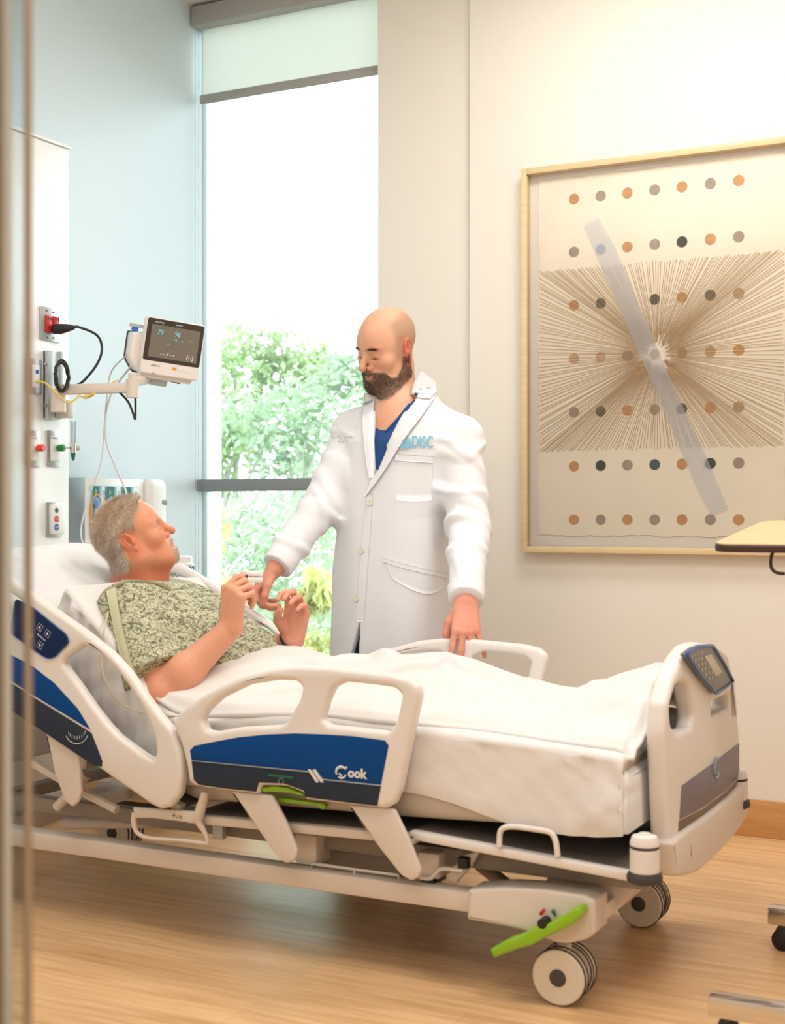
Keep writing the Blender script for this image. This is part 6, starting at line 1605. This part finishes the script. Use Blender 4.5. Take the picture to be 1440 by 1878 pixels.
# pulse oximeter on the raised index finger
a, b_ = JN[0][2], JN[0][3]; d = Vector(b_ - a).normalized(); up_ = Vector(WN.M[2]); up_ = Vector((0, 0, 1)); up_ = (up_ - d * up_.dot(d)).normalized(); sd_ = d.cross(up_)
ox = thing('pulse_oximeter', 'white pulse oximeter clip on the raised index finger', 'oximeter', tuple(a))
Mo = Matrix((d, sd_, up_)).transposed(); c = Vector(b_) + d * .002
obox('upper_jaw', c + up_ * .0080, (.060, .026, .0135), Mo, 'monitor_white', ox, .004, 3)
obox('lower_jaw', c - up_ * .0080, (.060, .026, .0135), Mo, 'monitor_white', ox, .004, 3)
obox('hinge', c + d * .020, (.012, .021, .016), Mo, 'grey_cable', ox, .003)
tube('finger_strap', [c - d * .027 + (up_ * math.cos(t) + sd_ * math.sin(t)) * .0125 for t in np.linspace(0, 6.283, 21)[:-1]], .002, 'navy', ox, 8, closed=True)
text('lettering', '%', .008, c + d * .01 + up_ * .010 - sd_ * .0118 * (1 if sd_.dot(cv(0, 0, 1)) < 0 else -1), d, up_, 'button_red', ox, .0003)
oc = thing('oximeter_cable', 'beige oximeter cable running over the sheet behind the head-side rail', 'cable', tuple(SY(190, 1215, 2.83)))
tube('cable', [SY(205, 1100, 2.96), SY(192, 1150, 2.85), SY(186, 1205, 2.835), SY(190, 1240, 2.828), SY(205, 1272, 2.825), SY(228, 1293, 2.822), SY(258, 1306, 2.822), SY(300, 1312, 2.835), SY(400, 1318, 2.85), SY(460, 1325, 2.85)], .0028, 'beige_cable', oc, 8, 5)
oc2 = thing('oximeter_cable', 'white oximeter cable hanging behind the raised hand', 'cable', tuple(Vector(a)))
tube('cable', [Vector(a) + up_ * .012 - d * .012, SY(408, 1098, 3.02), SY(402, 1125, 3.03), SY(408, 1150, 3.05), SY(420, 1180, 3.08)], .0022, 'grey_cable', oc2, 8, 5)

# =================================================================== blanket and pillow
bk = thing('blanket', 'white blanket draped over the legs', 'blanket', (-1.5, 3.18, .6))
sil = [(390, 1250), (420, 1215), (446, 1194), (480, 1184), (520, 1187), (560, 1197), (600, 1212), (660, 1219), (720, 1214), (780, 1207), (812, 1205), (850, 1214), (900, 1234), (960, 1256), (1010, 1267), (1060, 1271), (1100, 1262), (1150, 1245), (1190, 1233), (1215, 1236)]
SP = [SY(x, y, 3.22) for x, y in sil]; sx_ = np.array([p.x for p in SP]); sz_ = np.array([p.z for p in SP])
tx_ = np.array([p.x for p in T2])[::-1]; tz_ = np.array([p.z for p in T2])[::-1]
o_ = np.argsort(tx_); tx_, tz_ = tx_[o_], tz_[o_]
NX, NY = 230, 130
xs_b = np.linspace(SP[0].x, -.874, NX); e_px = [(330, 1322), (440, 1330), (560, 1334), (640, 1327), (700, 1330), (760, 1338), (900, 1356), (1000, 1368), (1075, 1378), (1110, 1366), (1150, 1368), (1195, 1384)]
YE0, YE1 = 2.835, 3.565
X, U = np.meshgrid(xs_b, np.linspace(-1, 1, NY), indexing='ij')
zt_m = np.interp(X, tx_, tz_) + .004
zc_b = np.interp(X, sx_, sz_)
h_b = np.maximum(zc_b + .008 * sstep(-1.9, -1.7, X) - .004 - zt_m, .012)
# cross-section: two legs under one sheet
wid = np.interp(X, [-2.2, -2.0, -1.6, -1.3, -.95], [.78, .74, .62, .58, .60])
uu = np.abs(U) / wid
prof = 1 / (1 + uu ** 3.4 * 1.3); prof = prof * (1 - .0 * U)
gap = np.interp(X, [-2.0, -1.7, -1.5, -1.2, -1.0], [0, .02, .05, .14, .25]) * np.exp(-(U / .13) ** 2)
P2 = np.stack([X.ravel(), (YE0 + (U.ravel() + 1) / 2 * (YE1 - YE0)), np.zeros(X.size)], 1)
n1_ = noise3(P2, 9, 51).reshape(X.shape); n2_ = noise3(P2, 17, 52).reshape(X.shape)
fold = np.maximum(np.sin(X * 16 + U * 5 + 3.0 * n1_) - .3, 0) ** 1.4 * .030 + np.maximum(np.sin(X * 9 - U * 7.5 + 2.6 * n2_) - .35, 0) ** 1.4 * .036
foldm = (.15 + .85 * sstep(-2.0, -1.8, X)) * sstep(.0, .25, np.abs(U)) * sstep(1.0, .86, np.abs(U)) * (.35 + .65 * prof)
Z = zt_m + h_b * prof * (1 - gap) + fold * foldm
edge_r = sstep(1.0, .93, np.abs(U)); Z = zt_m + (Z - zt_m) * (.12 + .88 * edge_r) + .004
wob = .012 * np.sin(X * 14) + .012 * np.sin(X * 5.3 + 1)
Yb = YE0 + (U + 1) / 2 * (YE1 - YE0) + np.where(U < -.6, wob * (-U - .6) * 2.2, 0)
# upper hem bends back towards the head on the near side
Xb = X - np.where(X < -1.9, 0, 0)
top_l = (X - X.min()) / (X.max() - X.min())
Xb = X + (.10 * np.maximum(U + .2, 0) ** 1 - .02) * (1 - sstep(0, .10, top_l))
V = np.stack([Xb, Yb, Z], -1).reshape(-1, 3)
I = np.arange(NX * NY).reshape(NX, NY)
Q = np.stack([I[:-1, :-1], I[1:, :-1], I[1:, 1:], I[:-1, 1:]], -1).reshape(-1, 4)
Vb = V - np.array([0, 0, .009]); n0 = len(V)
bd = np.concatenate([I[:, 0], I[-1, 1:], I[::-1, -1][1:], I[0, ::-1][1:]]); Qs = np.stack([bd[:-1], n0 + bd[:-1], n0 + bd[1:], bd[1:]], 1)
V2 = np.concatenate([V, Vb]); Q2 = np.concatenate([Q, (Q + n0)[:, ::-1], Qs])
np_mesh('cover', V2, Q2, 'blanket', bk)
# rolled upper hem
I0 = V.reshape(NX, NY, 3)[0]
tube('rolled_hem', [Vector(p) + Vector((.004, 0, -.002)) for p in I0[4:-4:6]], .009, 'blanket', bk, 8, 2)

pw = thing('pillow', 'plump white pillow behind the head', 'pillow', tuple(SY(140, 1110, 3.18)))
bd_ = (b1 - b0).normalized(); bd_ = Vector((bd_.x, 0, bd_.z)).normalized(); bn = Vector((bd_.z, 0, -bd_.x))
if bn.z < 0: bn = -bn
pc = SY(135, 1112, 3.18) + bn * .050
PF = Frame(pc, (0, 1, 0), bn, bd_)
pf2 = Field()
pf2.add(p_ell(PF, (0, 0, 0), (.31, .09, .225)), 0)
pf2.add(lambda P: ((np.abs(PF.l(P)[:, 0]) / .33) ** 3.5 + (np.abs(PF.l(P)[:, 2]) / .245) ** 3.5 + (np.abs(PF.l(P)[:, 1]) / np.maximum(.105 * (1 - .6 * (np.abs(PF.l(P)[:, 0]) / .34).clip(0, 1) ** 3) * (1 - .5 * (np.abs(PF.l(P)[:, 2]) / .25).clip(0, 1) ** 3), .02)) ** 2.2 - 1) * .045, .02)
pf2.disp(lambda P: .006 * np.maximum(np.sin(PF.l(P)[:, 0] * 30 + 3 * noise3(P, 16, 61)), 0) ** 1.5 + .007 * noise3(P, 20, 62))
V, Q = polygonise(pf2, np.array(pc) - np.array([.30, .40, .32]), np.array(pc) + np.array([.30, .40, .32]), .008)
np_mesh('case', V, Q, 'sheet', pw)
